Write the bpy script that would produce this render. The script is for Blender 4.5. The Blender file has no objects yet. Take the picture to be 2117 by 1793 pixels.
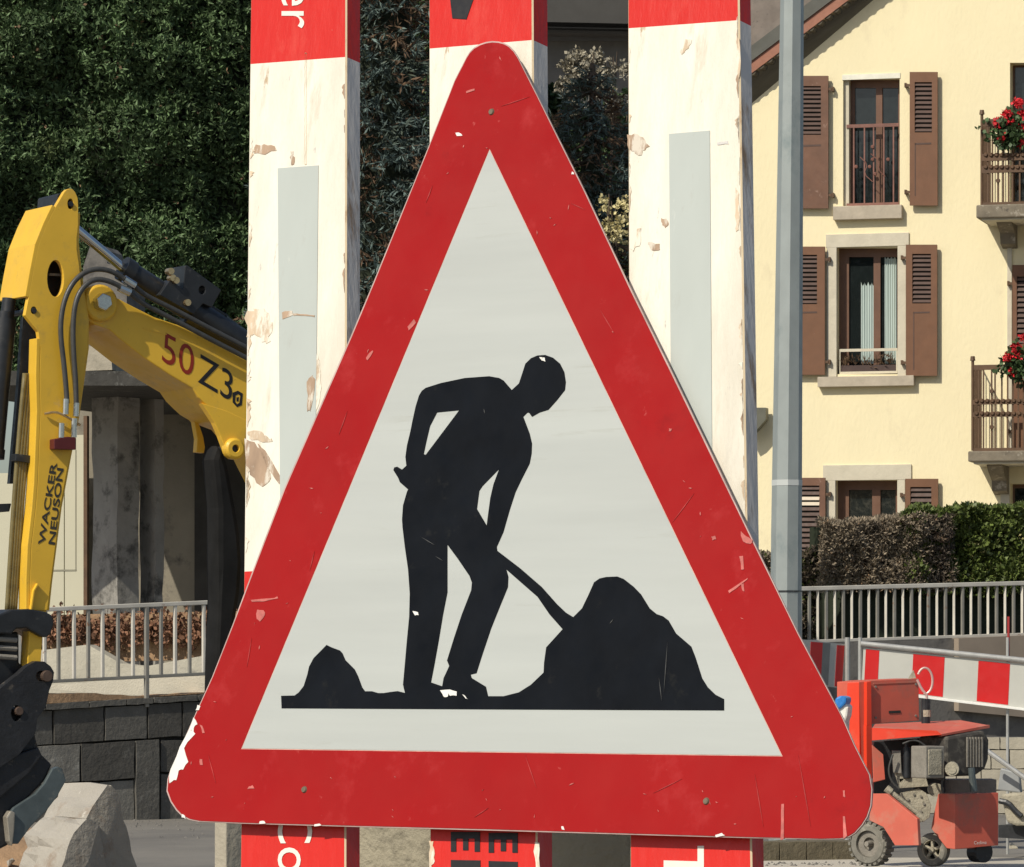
import bpy, bmesh, math, random
import numpy as np
from mathutils import Vector, Matrix, noise
from mathutils.geometry import tessellate_polygon
random.seed(7); rng = np.random.default_rng(7)
S = bpy.context.scene
C = S.collection
R = math.radians

# ------------------------------------------------------------------ camera, sky, sun
CAMZ, HOR, F, CX = 1.35, 1380.0, 9000.0, 1058.5
cam = bpy.data.cameras.new('camera'); co = bpy.data.objects.new('camera', cam); C.objects.link(co)
co.location = (0, 0, CAMZ); co.rotation_euler = (R(90), 0, 0)
cam.sensor_width = 36; cam.lens = 36 * F / 2117
cam.shift_y = (HOR - 896.5) / 2117; cam.clip_start = 0.1; cam.clip_end = 2000
S.camera = co
SUN_AZ = R(222); SUN_EL = R(42)          # azimuth clockwise from +Y
sv = Vector((math.sin(SUN_AZ) * math.cos(SUN_EL), math.cos(SUN_AZ) * math.cos(SUN_EL), math.sin(SUN_EL)))
w = bpy.data.worlds.new('World'); S.world = w; w.use_nodes = True
nt = w.node_tree; bg = nt.nodes['Background']
sky = nt.nodes.new('ShaderNodeTexSky'); sky.sky_type = 'NISHITA'; sky.sun_disc = False
sky.sun_elevation = SUN_EL; sky.sun_rotation = SUN_AZ; sky.dust_density = 1.5
nt.links.new(sky.outputs[0], bg.inputs[0]); bg.inputs[1].default_value = 0.085
sl = bpy.data.lights.new('sun', 'SUN'); sl.energy = 3.9; sl.angle = R(0.5); sl.color = (1.0, 0.93, 0.80)
so = bpy.data.objects.new('sun', sl); C.objects.link(so)
so.rotation_euler = sv.to_track_quat('Z', 'Y').to_euler()
S.view_settings.view_transform = 'Standard'; S.view_settings.look = 'None'
S.view_settings.exposure = 0.0; S.view_settings.gamma = 1; S.view_settings.use_curve_mapping = False
S.render.engine = 'CYCLES'

# ------------------------------------------------------------------ helpers
def lin(c):
    return tuple(((x / 255) / 12.92 if x / 255 <= .04045 else (((x / 255) + .055) / 1.055) ** 2.4) for x in c)

def mat(name, col, rough=.6, metal=0., var=.15, scale=6., bump=0., bscale=60., col2=None, speck=None,
        island=0., stretch=(1, 1, 1), spec=.5, col2thr=(.45, .6), coat=0.):
    """col is linear albedo. speck=(colour, scale, low, high): patches of own colour"""
    m = bpy.data.materials.new(name); m.use_nodes = True
    n, l = m.node_tree.nodes, m.node_tree.links
    b = n['Principled BSDF']
    b.inputs['Roughness'].default_value = rough; b.inputs['Metallic'].default_value = metal
    b.inputs['Specular IOR Level'].default_value = spec; b.inputs['Coat Weight'].default_value = coat
    tc = n.new('ShaderNodeTexCoord'); mp = n.new('ShaderNodeMapping'); mp.inputs['Scale'].default_value = stretch
    l.new(tc.outputs['Object'], mp.inputs[0])
    def nz(sc, det=5, r=.6, off=0):
        t = n.new('ShaderNodeTexNoise'); t.inputs['Scale'].default_value = sc; t.inputs['Detail'].default_value = det
        t.inputs['Roughness'].default_value = r
        if off:
            a = n.new('ShaderNodeVectorMath'); a.inputs[1].default_value = (off, off * 1.7, off * .3)
            l.new(mp.outputs[0], a.inputs[0]); l.new(a.outputs[0], t.inputs['Vector'])
        else: l.new(mp.outputs[0], t.inputs['Vector'])
        return t.outputs['Fac']
    def mr(src, a, bb, c=0., d=1.):
        q = n.new('ShaderNodeMapRange'); q.inputs[1].default_value = a; q.inputs[2].default_value = bb
        q.inputs[3].default_value = c; q.inputs[4].default_value = d; l.new(src, q.inputs[0]); return q.outputs[0]
    def mix(f, a, bb):
        q = n.new('ShaderNodeMix'); q.data_type = 'RGBA'
        if isinstance(f, float): q.inputs[0].default_value = f
        else: l.new(f, q.inputs[0])
        for s, i in ((a, 6), (bb, 7)):
            if isinstance(s, tuple): q.inputs[i].default_value = (*s[:3], 1)
            else: l.new(s, q.inputs[i])
        return q.outputs[2]
    cur = tuple(col)
    if col2: cur = mix(mr(nz(scale * .7, 6, .65, 9.1), *col2thr), cur, tuple(col2))
    hs = n.new('ShaderNodeHueSaturation')
    if isinstance(cur, tuple): hs.inputs['Color'].default_value = (*cur, 1)
    else: l.new(cur, hs.inputs['Color'])
    v = mr(nz(scale), .25, .75, 1 - var, 1 + var)
    if island:
        g = n.new('ShaderNodeNewGeometry'); iv = mr(g.outputs['Random Per Island'], 0, 1, 1 - island, 1 + island)
        mm = n.new('ShaderNodeMath'); mm.operation = 'MULTIPLY'; l.new(v, mm.inputs[0]); l.new(iv, mm.inputs[1]); v = mm.outputs[0]
    l.new(v, hs.inputs['Value']); cur = hs.outputs[0]
    if speck:
        for k, sp in enumerate(speck if isinstance(speck, list) else [speck]):
            cur = mix(mr(nz(sp[1], 8, .7, 3.3 + 5 * k), sp[2], sp[3]), cur, tuple(sp[0]))
    l.new(cur, b.inputs['Base Color'])
    if bump:
        bp = n.new('ShaderNodeBump'); bp.inputs['Strength'].default_value = bump; bp.inputs['Distance'].default_value = .01
        l.new(nz(bscale, 6, .6), bp.inputs['Height']); l.new(bp.outputs[0], b.inputs['Normal'])
    rr = mr(nz(scale * 2.3, 4, .6, 1.9), .3, .7, max(rough - .1, .02), min(rough + .12, 1)); l.new(rr, b.inputs['Roughness'])
    return m

def P(px, py, d):
    return Vector(((px - CX) * d / F, d, CAMZ - (py - HOR) * d / F))

def tag(o, label=None, cat=None, group=None, kind=None):
    if label: o['label'] = label
    if cat: o['category'] = cat
    if group: o['group'] = group
    if kind: o['kind'] = kind
    return o

def thing(name, label, cat, loc, group=None):
    o = bpy.data.objects.new(name, None); C.objects.link(o); o.location = loc; o.empty_display_size = .1
    return tag(o, label, cat, group)

def wloc(o):
    v = Vector((0, 0, 0))
    while o: v = v + Vector(o.location); o = o.parent
    return v

class MB:
    def __init__(s): s.v = []; s.f = []; s.mi = []; s.cur = 0
    def add(s, vs, fs):
        k = len(s.v); s.v += [tuple(p) for p in vs]; s.f += [tuple(i + k for i in f) for f in fs]; s.mi += [s.cur] * len(fs); return s
    def hexa(s, a):   # 8 corners: front TL TR BR BL, back TL TR BR BL
        return s.add(a, [(0, 3, 2, 1), (4, 5, 6, 7), (0, 1, 5, 4), (1, 2, 6, 5), (2, 3, 7, 6), (3, 0, 4, 7)])
    def box(s, p0, p1):
        x0, y0, z0 = p0; x1, y1, z1 = p1
        return s.hexa([(x0, y0, z1), (x1, y0, z1), (x1, y0, z0), (x0, y0, z0), (x0, y1, z1), (x1, y1, z1), (x1, y1, z0), (x0, y1, z0)])
    def cyl(s, a, b, r0, r1=None, n=16, caps=True):
        r1 = r0 if r1 is None else r1; a = Vector(a); b = Vector(b); ax = (b - a).normalized()
        u = ax.orthogonal().normalized(); w_ = ax.cross(u)
        vs = []
        for p, r in ((a, r0), (b, r1)):
            vs += [p + (u * math.cos(2 * math.pi * i / n) + w_ * math.sin(2 * math.pi * i / n)) * r for i in range(n)]
        fs = [(i, (i + 1) % n, n + (i + 1) % n, n + i) for i in range(n)]
        if caps: fs += [tuple(range(n))[::-1], tuple(range(n, 2 * n))]
        return s.add(vs, fs)
    def ring(s, c, ax, ro, ri, half, n=28):   # flat ring (tyre, boss)
        c = Vector(c); ax = Vector(ax).normalized(); u = ax.orthogonal().normalized(); w_ = ax.cross(u); vs = []
        ch = min(half, (ro - ri)) * .35
        prof = [(ri, -half), (ro - ch, -half), (ro, -half + ch), (ro, half - ch), (ro - ch, half), (ri, half)]
        for i in range(n):
            t = 2 * math.pi * i / n; e = u * math.cos(t) + w_ * math.sin(t)
            vs += [c + e * r + ax * h for r, h in prof]
        k = len(prof); fs = []
        for i in range(n):
            for j in range(k):
                fs.append((i * k + j, i * k + (j + 1) % k, ((i + 1) % n) * k + (j + 1) % k, ((i + 1) % n) * k + j))
        return s.add(vs, fs)
    def tube(s, pts, r, n=10, closed=False, smooth=0):
        pts = [Vector(p) for p in pts]
        for _ in range(smooth):
            q = [pts[0]]
            for a, b in zip(pts, pts[1:]): q += [a * .75 + b * .25, a * .25 + b * .75]
            pts = q + [pts[-1]]
        vs = []; N = len(pts); u = None
        for i, p in enumerate(pts):
            if closed: d = pts[(i + 1) % N] - pts[i - 1]
            else: d = pts[min(i + 1, N - 1)] - pts[max(i - 1, 0)]
            d.normalize()
            if u is None: u = d.orthogonal().normalized()
            u = (u - d * u.dot(d)).normalized(); w_ = d.cross(u)
            rr = r if not callable(r) else r(i / (N - 1))
            vs += [p + (u * math.cos(2 * math.pi * k / n) + w_ * math.sin(2 * math.pi * k / n)) * rr for k in range(n)]
        fs = []
        for i in range(N if closed else N - 1):
            j = (i + 1) % N
            fs += [(i * n + k, i * n + (k + 1) % n, j * n + (k + 1) % n, j * n + k) for k in range(n)]
        if not closed: fs += [tuple(range(n))[::-1], tuple(range((N - 1) * n, N * n))]
        return s.add(vs, fs)
    def slab(s, front, holes, ext):
        """front loops of world points (coplanar), extruded by vector ext"""
        loops = [front] + holes
        tris = tessellate_polygon([[Vector(p) for p in lp] for lp in loops])
        allp = [p for lp in loops for p in lp]; k = len(allp)
        vs = allp + [p + ext for p in allp]
        fs = [tuple(t) for t in tris] + [tuple(i + k for i in t)[::-1] for t in tris]
        o = 0
        for lp in loops:
            m_ = len(lp)
            fs += [(o + i, o + (i + 1) % m_, o + (i + 1) % m_ + k, o + i + k) for i in range(m_)]
            o += m_
        return s.add(vs, fs)
    def build(s, name, mt, parent=None, bevel=0, smooth=False, loc=None, kind=None, rec=True):
        off = wloc(parent) if parent else (Vector(loc) if loc is not None else Vector((0, 0, 0)))
        me = bpy.data.meshes.new(name)
        me.from_pydata([(p[0] - off.x, p[1] - off.y, p[2] - off.z) for p in s.v], [], s.f)
        mts = mt if isinstance(mt, (list, tuple)) else [mt]
        for q in mts: me.materials.append(q)
        if len(mts) > 1: me.polygons.foreach_set('material_index', s.mi)
        if rec:
            bm = bmesh.new(); bm.from_mesh(me); bmesh.ops.recalc_face_normals(bm, faces=bm.faces); bm.to_mesh(me); bm.free()
        if smooth:
            me.polygons.foreach_set('use_smooth', [True] * len(me.polygons))
        o = bpy.data.objects.new(name, me); C.objects.link(o)
        if smooth and smooth != 'all':
            me.set_sharp_from_angle(angle=R(35))
        if parent: o.parent = parent
        elif loc is not None: o.location = loc
        if bevel:
            bv = o.modifiers.new('bevel', 'BEVEL'); bv.width = bevel; bv.segments = 2; bv.limit_method = 'ANGLE'; bv.angle_limit = R(40)
        if kind: o['kind'] = kind
        return o

class Plane:
    def __init__(s, px, py, d, yaw, tilt=0):
        s.O = P(px, py, d); a = R(yaw); t = R(tilt)
        s.t = Vector((math.cos(a), math.sin(a), 0)); nh = Vector((math.sin(a), -math.cos(a), 0))
        s.n = nh * math.cos(t) + Vector((0, 0, math.sin(t))); s.u = Vector((0, 0, math.cos(t))) - nh * math.sin(t)
    def at(s, px, py, off=0.):
        r = Vector(((px - CX) / F, 1, -(py - HOR) / F)); o = Vector((0, 0, CAMZ))
        k = (s.O + s.n * off - o).dot(s.n) / r.dot(s.n); return o + r * k
    def slab(s, mb, loop, off, thick, holes=()):
        return mb.slab([s.at(x, y, off) for x, y in loop], [[s.at(x, y, off) for x, y in h] for h in holes], s.n * -thick)
    def rect(s, mb, x0, y0, x1, y1, off, thick):   # axis-true rectangle on the plane
        a = s.at(x0, y0, off); c = s.at(x1, y1, off); d = c - a
        w_ = s.t * d.dot(s.t); h = s.u * d.dot(s.u); e = s.n * -thick
        q = [a, a + w_, a + w_ + h, a + h]
        return mb.hexa(q + [p + e for p in q])
    def one(s, name, mt, parent, loop, off, thick, holes=(), **k):
        m = MB(); s.slab(m, loop, off, thick, holes); return m.build(name, mt, parent, **k)
    def rone(s, name, mt, parent, x0, y0, x1, y1, off, thick, **k):
        m = MB(); s.rect(m, x0, y0, x1, y1, off, thick); return m.build(name, mt, parent, **k)

def ell(cx, cy, rx, ry, n=24, a0=0, a1=360):
    k = n if abs(a1 - a0) == 360 else n + 1
    return [(cx + rx * math.cos(R(a0 + (a1 - a0) * i / n)), cy + ry * math.sin(R(a0 + (a1 - a0) * i / n))) for i in range(k)]

def jag(loop, amp, sub=3, seed=0):
    rr = random.Random(seed); out = []
    for i, a in enumerate(loop):
        b = loop[(i + 1) % len(loop)]
        for k in range(sub):
            t = k / sub; out.append((a[0] + (b[0] - a[0]) * t + rr.uniform(-amp, amp), a[1] + (b[1] - a[1]) * t + rr.uniform(-amp, amp)))
    return out

def text_on(pl, txt, o, ex, ey, off, mt, name, parent, bold=0.):
    cu = bpy.data.curves.new('t', 'FONT'); cu.body = txt; cu.resolution_u = 4; cu.offset = bold
    to = bpy.data.objects.new('t', cu); C.objects.link(to)
    bpy.context.view_layer.update()
    me = bpy.data.meshes.new_from_object(to.evaluated_get(bpy.context.evaluated_depsgraph_get()))
    vs = [v.co.copy() for v in me.vertices]; fs = [tuple(p.vertices) for p in me.polygons]
    bpy.data.objects.remove(to); bpy.data.curves.remove(cu); bpy.data.meshes.remove(me)
    m = MB(); m.add([pl.at(o[0] + v.x * ex[0] + v.y * ey[0], o[1] + v.x * ex[1] + v.y * ey[1], off) for v in vs], fs)
    return m.build(name, mt, parent, rec=False)

def raw_mesh(name, V, nper, mt, parent=None, loc=(0, 0, 0), kind=None):
    """V: (N*nper,3) float array, faces of nper consecutive verts"""
    off = np.array(wloc(parent) if parent else loc); V = V - off
    N = len(V) // nper; me = bpy.data.meshes.new(name)
    me.vertices.add(len(V)); me.vertices.foreach_set('co', V.astype(np.float32).ravel())
    me.loops.add(len(V)); me.loops.foreach_set('vertex_index', np.arange(len(V), dtype=np.int32))
    me.polygons.add(N); me.polygons.foreach_set('loop_start', np.arange(0, len(V), nper, dtype=np.int32))
    me.polygons.foreach_set('loop_total', np.full(N, nper, dtype=np.int32))
    me.update(calc_edges=True); me.materials.append(mt)
    o = bpy.data.objects.new(name, me); C.objects.link(o)
    if parent: o.parent = parent
    else: o.location = loc
    if kind: o['kind'] = kind
    return o

def sprays(pts, dirs, size, k=5, asp=.28, spread=.9, jitter=.35):
    """each point gets a fan of k slim leaflets; returns verts for quads"""
    N = len(pts); d = dirs / (np.linalg.norm(dirs, axis=1, keepdims=True) + 1e-9)
    r = rng.normal(size=(N, 3)); s = np.cross(d, r); s /= np.linalg.norm(s, axis=1, keepdims=True) + 1e-9
    out = []
    for i in range(k):
        a = (i / max(k - 1, 1) - .5) * 2 * spread + rng.normal(size=(N, 1)) * jitter
        e = d * np.cos(a) + s * np.sin(a)
        e = e + rng.normal(size=(N, 3)) * .18; e /= np.linalg.norm(e, axis=1, keepdims=True)
        w_ = np.cross(e, rng.normal(size=(N, 3))); w_ /= np.linalg.norm(w_, axis=1, keepdims=True)
        L = size * rng.uniform(.6, 1.25, (N, 1)); b = pts + e * L * .05
        q = np.stack([b, b + e * L * .5 + w_ * L * asp * .5, b + e * L, b + e * L * .5 - w_ * L * asp * .5], axis=1)
        out.append(q)
    return np.concatenate(out, axis=0).reshape(-1, 3)

# ------------------------------------------------------------------ materials
WHITE_SIGN = mat('reflective_white', (.45, .475, .455), .5, var=.075, scale=3, stretch=(.5, .5, 7), speck=((.36, .37, .33), 9, .60, .8), spec=.35)
RED_SIGN = mat('reflective_red', (.335, .0075, .007), .42, var=.07, scale=9, speck=[((.44, .035, .035), 13, .56, .80), ((.52, .10, .09), 55, .66, .76), ((.20, .006, .006), 6, .62, .8)], spec=.22)
BLACK_SIGN = mat('black_film', (.0065, .008, .011), .5, var=.3, scale=20, speck=((.022, .022, .021), 25, .6, .75), spec=.08)
ALU = mat('aluminium', (.50, .36, .33), .6, .1, var=.25, scale=40)
PINK_EDGE = mat('scraped_edge', (.66, .40, .33), .5, var=.3, scale=60)
CHIPW = mat('bare_primer', (.80, .79, .74), .6, var=.08, scale=60, speck=((.25, .24, .18), 60, .62, .68))
CHIPP = mat('scratched_red', (.52, .14, .12), .5, var=.4, scale=90)
RIVET = mat('rivet_steel', (.20, .16, .11), .5, .5, var=.3, scale=200)
WOODC = (.36, .225, .12)
PAINTW = mat('white_plank_paint', (.80, .765, .665), .5, var=.08, scale=8, stretch=(1, 1, .11), bump=.4, bscale=55, col2=(.66, .62, .52),
             speck=[((.62, .56, .44), 24, .58, .70), ((.50, .38, .25), 40, .655, .685), ((.42, .40, .36), 90, .65, .70), ((.55, .53, .48), 12, .62, .82)], spec=.3)
PAINTR = mat('red_plank_paint', (.62, .022, .014), .42, var=.07, scale=9, stretch=(1, 1, .3), bump=.2, bscale=55,
             speck=[((.75, .60, .46), 52, .69, .71), ((.68, .07, .05), 14, .55, .7)], spec=.4)
SIDEW = mat('plank_side_weathered', (.62, .60, .57), .65, var=.15, scale=14, stretch=(1, 1, .2), bump=.35, bscale=70, speck=((.33, .23, .15), 20, .54, .62))
EDGEW = mat('plank_edge_worn', (.72, .58, .38), .7, var=.2, scale=30, stretch=(1, 1, .2), speck=((.36, .20, .09), 40, .55, .66))
BAREWOOD = mat('bare_wood', (.40, .28, .19), .75, var=.35, scale=30, stretch=(1, 1, .3), speck=[((.66, .60, .5), 60, .52, .60), ((.18, .12, .08), 70, .62, .7)])
TANWOOD = mat('thin_paint_wood', (.60, .47, .33), .7, var=.3, scale=30, stretch=(1, 1, .3), speck=((.78, .74, .63), 60, .47, .56))
REFL = mat('reflective_strip', (.48, .52, .49), .45, var=.08, scale=7, stretch=(1, 1, .3), speck=[((.40, .40, .36), 18, .58, .75), ((.60, .62, .58), 30, .64, .72)], spec=.3)
LETW = mat('white_lettering', (.80, .76, .68), .5, var=.08, scale=60)
LETB = mat('black_lettering', (.012, .011, .012), .5, var=.2, scale=60)
YEL = mat('yellow_machine_paint', (.78, .475, .042), .38, var=.08, scale=4, speck=[((.52, .33, .07), 7, .55, .80), ((.20, .13, .05), 28, .66, .74), ((.42, .36, .24), 4, .60, .85)], spec=.5, bump=.08, bscale=8)
BLK = mat('black_machine_steel', (.018, .02, .023), .42, var=.4, scale=12, speck=((.08, .08, .075), 25, .58, .75))
BKT = mat('worn_bucket_steel', (.022, .023, .026), .5, .2, var=.4, scale=9, speck=[((.14, .12, .095), 14, .6, .74)], bump=.4, bscale=30)
BLD = mat('blue_grey_blade', (.10, .125, .13), .45, .3, var=.3, scale=9, speck=((.22, .22, .2), 16, .58, .72))
WORN = mat('polished_worn_steel', (.42, .38, .31), .4, .5, var=.3, scale=12)
CHROME = mat('chrome_rod', (.75, .74, .70), .12, 1., var=.05)
STEEL = mat('bright_steel', (.6, .6, .58), .2, 1., var=.1, scale=30)
HOSE = mat('rubber_hose', (.055, .055, .052), .45, var=.25, scale=30)
PIPE = mat('dusty_pipes', (.17, .135, .05), .5, var=.3, scale=20)
BRASS = mat('brass_fitting', (.70, .52, .28), .3, .9, var=.2, scale=50)
DKRED = mat('dark_red_block', (.10, .012, .012), .5, var=.2)
GALV = mat('galvanised_steel', (.30, .335, .33), .5, .2, var=.12, scale=5, stretch=(1, 1, .6), speck=[((.34, .39, .39), 7, .66, .72), ((.20, .245, .25), 3.5, .55, .7)])
GALVB = mat('galvanised_tube', (.42, .42, .40), .45, .3, var=.15, scale=12)
TAPE = mat('white_tape', (.50, .53, .52), .5, var=.05)
RAIL = mat('pale_rail_paint', (.58, .55, .48), .55, var=.2, scale=4, speck=((.25, .12, .06), 9, .62, .68))
RAILD = mat('shaded_rail_paint', (.24, .23, .20), .6, var=.2, scale=4, speck=((.20, .10, .05), 9, .60, .68))  # darker copy of the rail paint; alternate bars carry painted shade
ASPH = mat('asphalt', (.20, .185, .16), .9, var=.10, scale=.6, bump=.5, bscale=70, col2=(.155, .145, .13), speck=((.26, .24, .2), 3, .6, .75))
PAVE = mat('pale_pavement', (.50, .46, .38), .9, var=.10, scale=2, bump=.4, bscale=50)
CONC = mat('weathered_concrete', (.40, .36, .28), .9, var=.18, scale=4, bump=.6, bscale=30, speck=[((.24, .22, .17), 7, .55, .68), ((.50, .47, .40), 14, .62, .7)])
CONCB = mat('beige_concrete_block', (.33, .295, .215), .92, var=.15, scale=8, bump=.7, bscale=60, speck=[((.19, .17, .125), 14, .56, .66), ((.48, .46, .39), 34, .66, .72)])
CONCD = mat('dark_concrete', (.16, .15, .135), .9, var=.25, scale=2, bump=.6, bscale=20, speck=((.09, .085, .08), 4, .5, .65))
SHADEWALL = mat('grey_render', (.075, .072, .066), .9, var=.1, scale=2)
SLABR = mat('broken_concrete', (.37, .345, .30), .92, var=.15, scale=4, bump=1., bscale=25, speck=[((.28, .22, .17), 6, .55, .7), ((.50, .47, .41), 12, .62, .7)])
EARTH = mat('reddish_earth', (.36, .23, .13), .95, var=.3, scale=6, bump=1., bscale=20)
LEAFLIT = mat('fallen_leaves', (.21, .105, .06), .9, var=.3, scale=6, island=.4)
STONES = [mat('dark_wall_stone', c, .85, var=.28, scale=4, bump=.9, bscale=22, speck=(s, 7, .57, .72)) for c, s in
          (((.075, .070, .060), (.15, .145, .125)), ((.11, .104, .09), (.22, .21, .185)), ((.20, .19, .165), (.36, .35, .31)))]
JOINT = mat('dark_joint', (.03, .028, .024), .95, var=.2)
BEIGEP = mat('cream_panel', (.52, .50, .38), .7, var=.05, scale=1)
STUCCO = mat('cream_stucco', (.86, .765, .50), .9, var=.03, scale=1.6, stretch=(1, 1, .5), bump=.6, bscale=22, speck=[((.74, .65, .43), 2.2, .60, .8), ((.66, .58, .40), 9, .68, .76)])
SHUT = mat('brown_shutter_paint', (.170, .078, .038), .55, var=.12, scale=5, speck=((.30, .17, .13), 14, .66, .72))
SHUTO = mat('brown_shutter_flaking', (.155, .075, .044), .6, var=.2, scale=5, speck=[((.30, .19, .14), 7, .6, .7), ((.6, .5, .42), 9, .71, .73)])
SLAT = mat('louvre_slat', (.085, .048, .036), .6, var=.2, scale=6)
PALES = mat('pale_bare_slat', (.62, .54, .42), .7, var=.1)
STONET = mat('grey_window_stone', (.60, .55, .43), .85, var=.10, scale=5, bump=.4, bscale=30)
SILL = mat('sill_stone', (.46, .40, .31), .85, var=.15, scale=6, bump=.4, bscale=30)
GLASS = mat('dark_window_glass', (.012, .016, .016), .08, var=.2, spec=.7)
FRAME = mat('window_frame_wood', (.15, .075, .045), .5, var=.15)
CURT = mat('net_curtain', (.42, .50, .47), .8, var=.10, scale=8, stretch=(6, 6, .3))
IRON = mat('brown_iron', (.11, .06, .03), .6, var=.3, scale=8)
IRONR = mat('reddish_iron', (.22, .10, .075), .6, var=.3, scale=8)
ROOFG = mat('grey_roof_edge', (.10, .10, .085), .7, var=.15, scale=3)
ROOFT = mat('weathered_roof_tiles', (.20, .17, .145), .85, var=.2, scale=5, speck=((.10, .09, .08), 9, .6, .7))
FASC = mat('red_brown_fascia', (.33, .15, .10), .8, var=.2, scale=5, speck=((.2, .13, .09), 6, .55, .7))
SOFF = mat('grey_soffit', (.26, .22, .15), .85, var=.15, scale=3)
SAWR = mat('orange_red_paint', (.78, .055, .020), .42, var=.08, scale=4, speck=[((.62, .17, .10), 5, .56, .8)])
SAWD = mat('dusty_red_paint', (.60, .13, .085), .6, var=.12, scale=4, speck=[((.50, .24, .17), 5, .50, .75)])
SAWG = mat('dusty_red_panel', (.62, .12, .075), .6, var=.12, scale=4, speck=[((.35, .15, .11), 5, .50, .75)])
DUST = mat('dust_caked_metal', (.38, .345, .26), .9, var=.25, scale=18, bump=.8, bscale=60, speck=((.14, .12, .09), 30, .6, .68))
DUSTG = mat('grey_dust_metal', (.24, .22, .185), .8, var=.2, scale=15, bump=.4, bscale=60)
TYRE = mat('dusty_rubber', (.19, .18, .15), .85, var=.25, scale=20, speck=((.32, .30, .25), 16, .55, .65))
BRED = mat('barrier_red', (.58, .014, .014), .4, var=.05)
BWHT = mat('barrier_white', (.52, .52, .47), .45, var=.05)
BGRY = mat('barrier_grey', (.20, .20, .19), .5, var=.1)
WPLA = mat('white_plastic', (.85, .82, .75), .4, var=.05)
BPLA = mat('blue_plastic', (.03, .22, .62), .3, var=.2, scale=30)
THUJA = mat('hedge_leaves', (.105, .165, .072), .6, var=.42, scale=1.1, island=.5, speck=((.10, .12, .045), 1.5, .55, .75), spec=.3)
THUJB = mat('hedge_dry_bits', (.22, .14, .08), .8, var=.3, island=.4)
CORE = mat('foliage_gap_shade', (.02, .028, .014), .9, var=.3)  # near-black colour paints the shade in foliage gaps and behind the railing
SPRU = mat('blue_spruce_needles', (.105, .15, .135), .7, var=.35, scale=1.2, island=.45, speck=((.05, .06, .03), 2, .5, .65))
SPRB = mat('brown_needles', (.13, .08, .045), .8, var=.3, island=.4)
LEAFY = mat('yellow_green_leaves', (.26, .24, .09), .6, var=.3, island=.4)
LEAFG = mat('green_hedge_leaves', (.10, .135, .030), .55, var=.3, scale=2, island=.4)
LEAFB = mat('dead_hedge_twigs', (.27, .22, .155), .85, var=.3, scale=1.6, island=.4, speck=[((.28, .12, .04), 1.8, .62, .70), ((.07, .055, .045), 1.3, .5, .65)])
BARK = mat('bark', (.09, .065, .045), .9, var=.3, bump=.8)
BALC = mat('weathered_balcony_stone', (.20, .17, .125), .9, var=.25, scale=6, bump=.6, bscale=25, speck=[((.42, .38, .31), 7, .56, .66), ((.07, .06, .05), 5, .6, .7)])
SHADOWTOOTH = mat('shadow_tooth_dark', (.10, .085, .06), .85, var=.2)
REDF = mat('red_geranium', (.62, .02, .03), .6, var=.2, island=.4)
FLG = mat('geranium_leaves', (.05, .09, .03), .6, var=.2, island=.4)
POT = mat('dark_plastic_pot', (.06, .035, .03), .6, var=.2)

# ------------------------------------------------------------------ ground
m = MB(); m.add([(-400, -60, 0), (400, -60, 0), (400, 700, 0), (-400, 700, 0)], [(0, 1, 2, 3)])
m.build('road', ASPH, kind='structure', rec=False)
m = MB(); m.add([(1.45, 29.2, .004), (9, 27.9, .004), (9, 30.8, .004), (1.35, 30.8, .004)], [(0, 1, 2, 3)])
m.build('pavement', PAVE, kind='structure', rec=False)

# ------------------------------------------------------------------ leaning planks
PP = Plane(1030, 900, 4.4, -39, 10)
def plank(label, q, thick, bands, extra):
    """q: TL TR BR BL of the front face in photograph pixels; bands: list of (y_left,y_right,material index)"""
    base = PP.at((q[2][0] + q[3][0]) / 2, 1810, -thick / 2)
    def side(t):  # t along length 0 top..1 bottom -> left,right px
        return None
    t = thing('barrier_plank', label, 'plank', base, 'striped planks stood on end behind the sign')
    TL, TR, BR, BL = [PP.at(*p) for p in q]
    # extend downwards to the ground along the plank direction
    mt = MB()
    st = []
    for (a, b, mi) in bands:
        def onl(A, B, y):
            k = (y - A[1]) / (B[1] - A[1]); return (A[0] + (B[0] - A[0]) * k, y)
        st.append((PP.at(*onl(q[0], q[3], a)), PP.at(*onl(q[1], q[2], b)), mi))
    dl = (BL - TL).normalized(); dr = (BR - TR).normalized()
    kz = (st[-1][0].z) / -dl.z
    st.append((st[-1][0] + dl * kz, st[-1][1] + dr * kz, 1))
    n = PP.n; c = .0015
    mb = MB(); rows = []
    for l, r, mi in st:
        e = (r - l).normalized()
        rows.append([l - n * c, l + e * c, r - e * c, r - n * c, r - n * (thick - c), r - n * thick - e * c, l - n * thick + e * c, l - n * (thick - c)])
    # materials: 0 white,1 red,2 side weathered,3 worn edge, 4 red side
    vs = [p for rw in rows for p in rw]; fs = []; mi = []
    for i in range(len(rows) - 1):
        for j in range(8):
            k = (j + 1) % 8
            fs.append((i * 8 + j, i * 8 + k, (i + 1) * 8 + k, (i + 1) * 8 + j))
            red = st[i][2] == 1
            mi.append({1: 1 if red else 0, 0: 3, 2: 3, 3: 1 if red else 2}.get(j, 2))
    fs += [tuple(range(8))[::-1], tuple(range((len(rows) - 1) * 8, len(rows) * 8))]; mi += [2, 2]
    mb.add(vs, fs); mb.mi = mi
    o = mb.build('plank_body', [PAINTW, PAINTR, SIDEW, EDGEW], t)
    for e in extra: e(t)
    return t
def chipf(loop, mt, amp=2.5, sub=4, seed=1, name='bare_patch', off=.0006):
    return lambda t: PP.one(name, mt, t, jag(loop, amp, sub, seed), off, .0005)
def txf(txt, o, ex, ey, mt, name='lettering'):
    return lambda t: text_on(PP, txt, o, ex, ey, .0007, mt, name, t)
def stripf(q):
    return lambda t: PP.one('reflective_strip', REFL, t, q, .0009, .0008)
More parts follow.
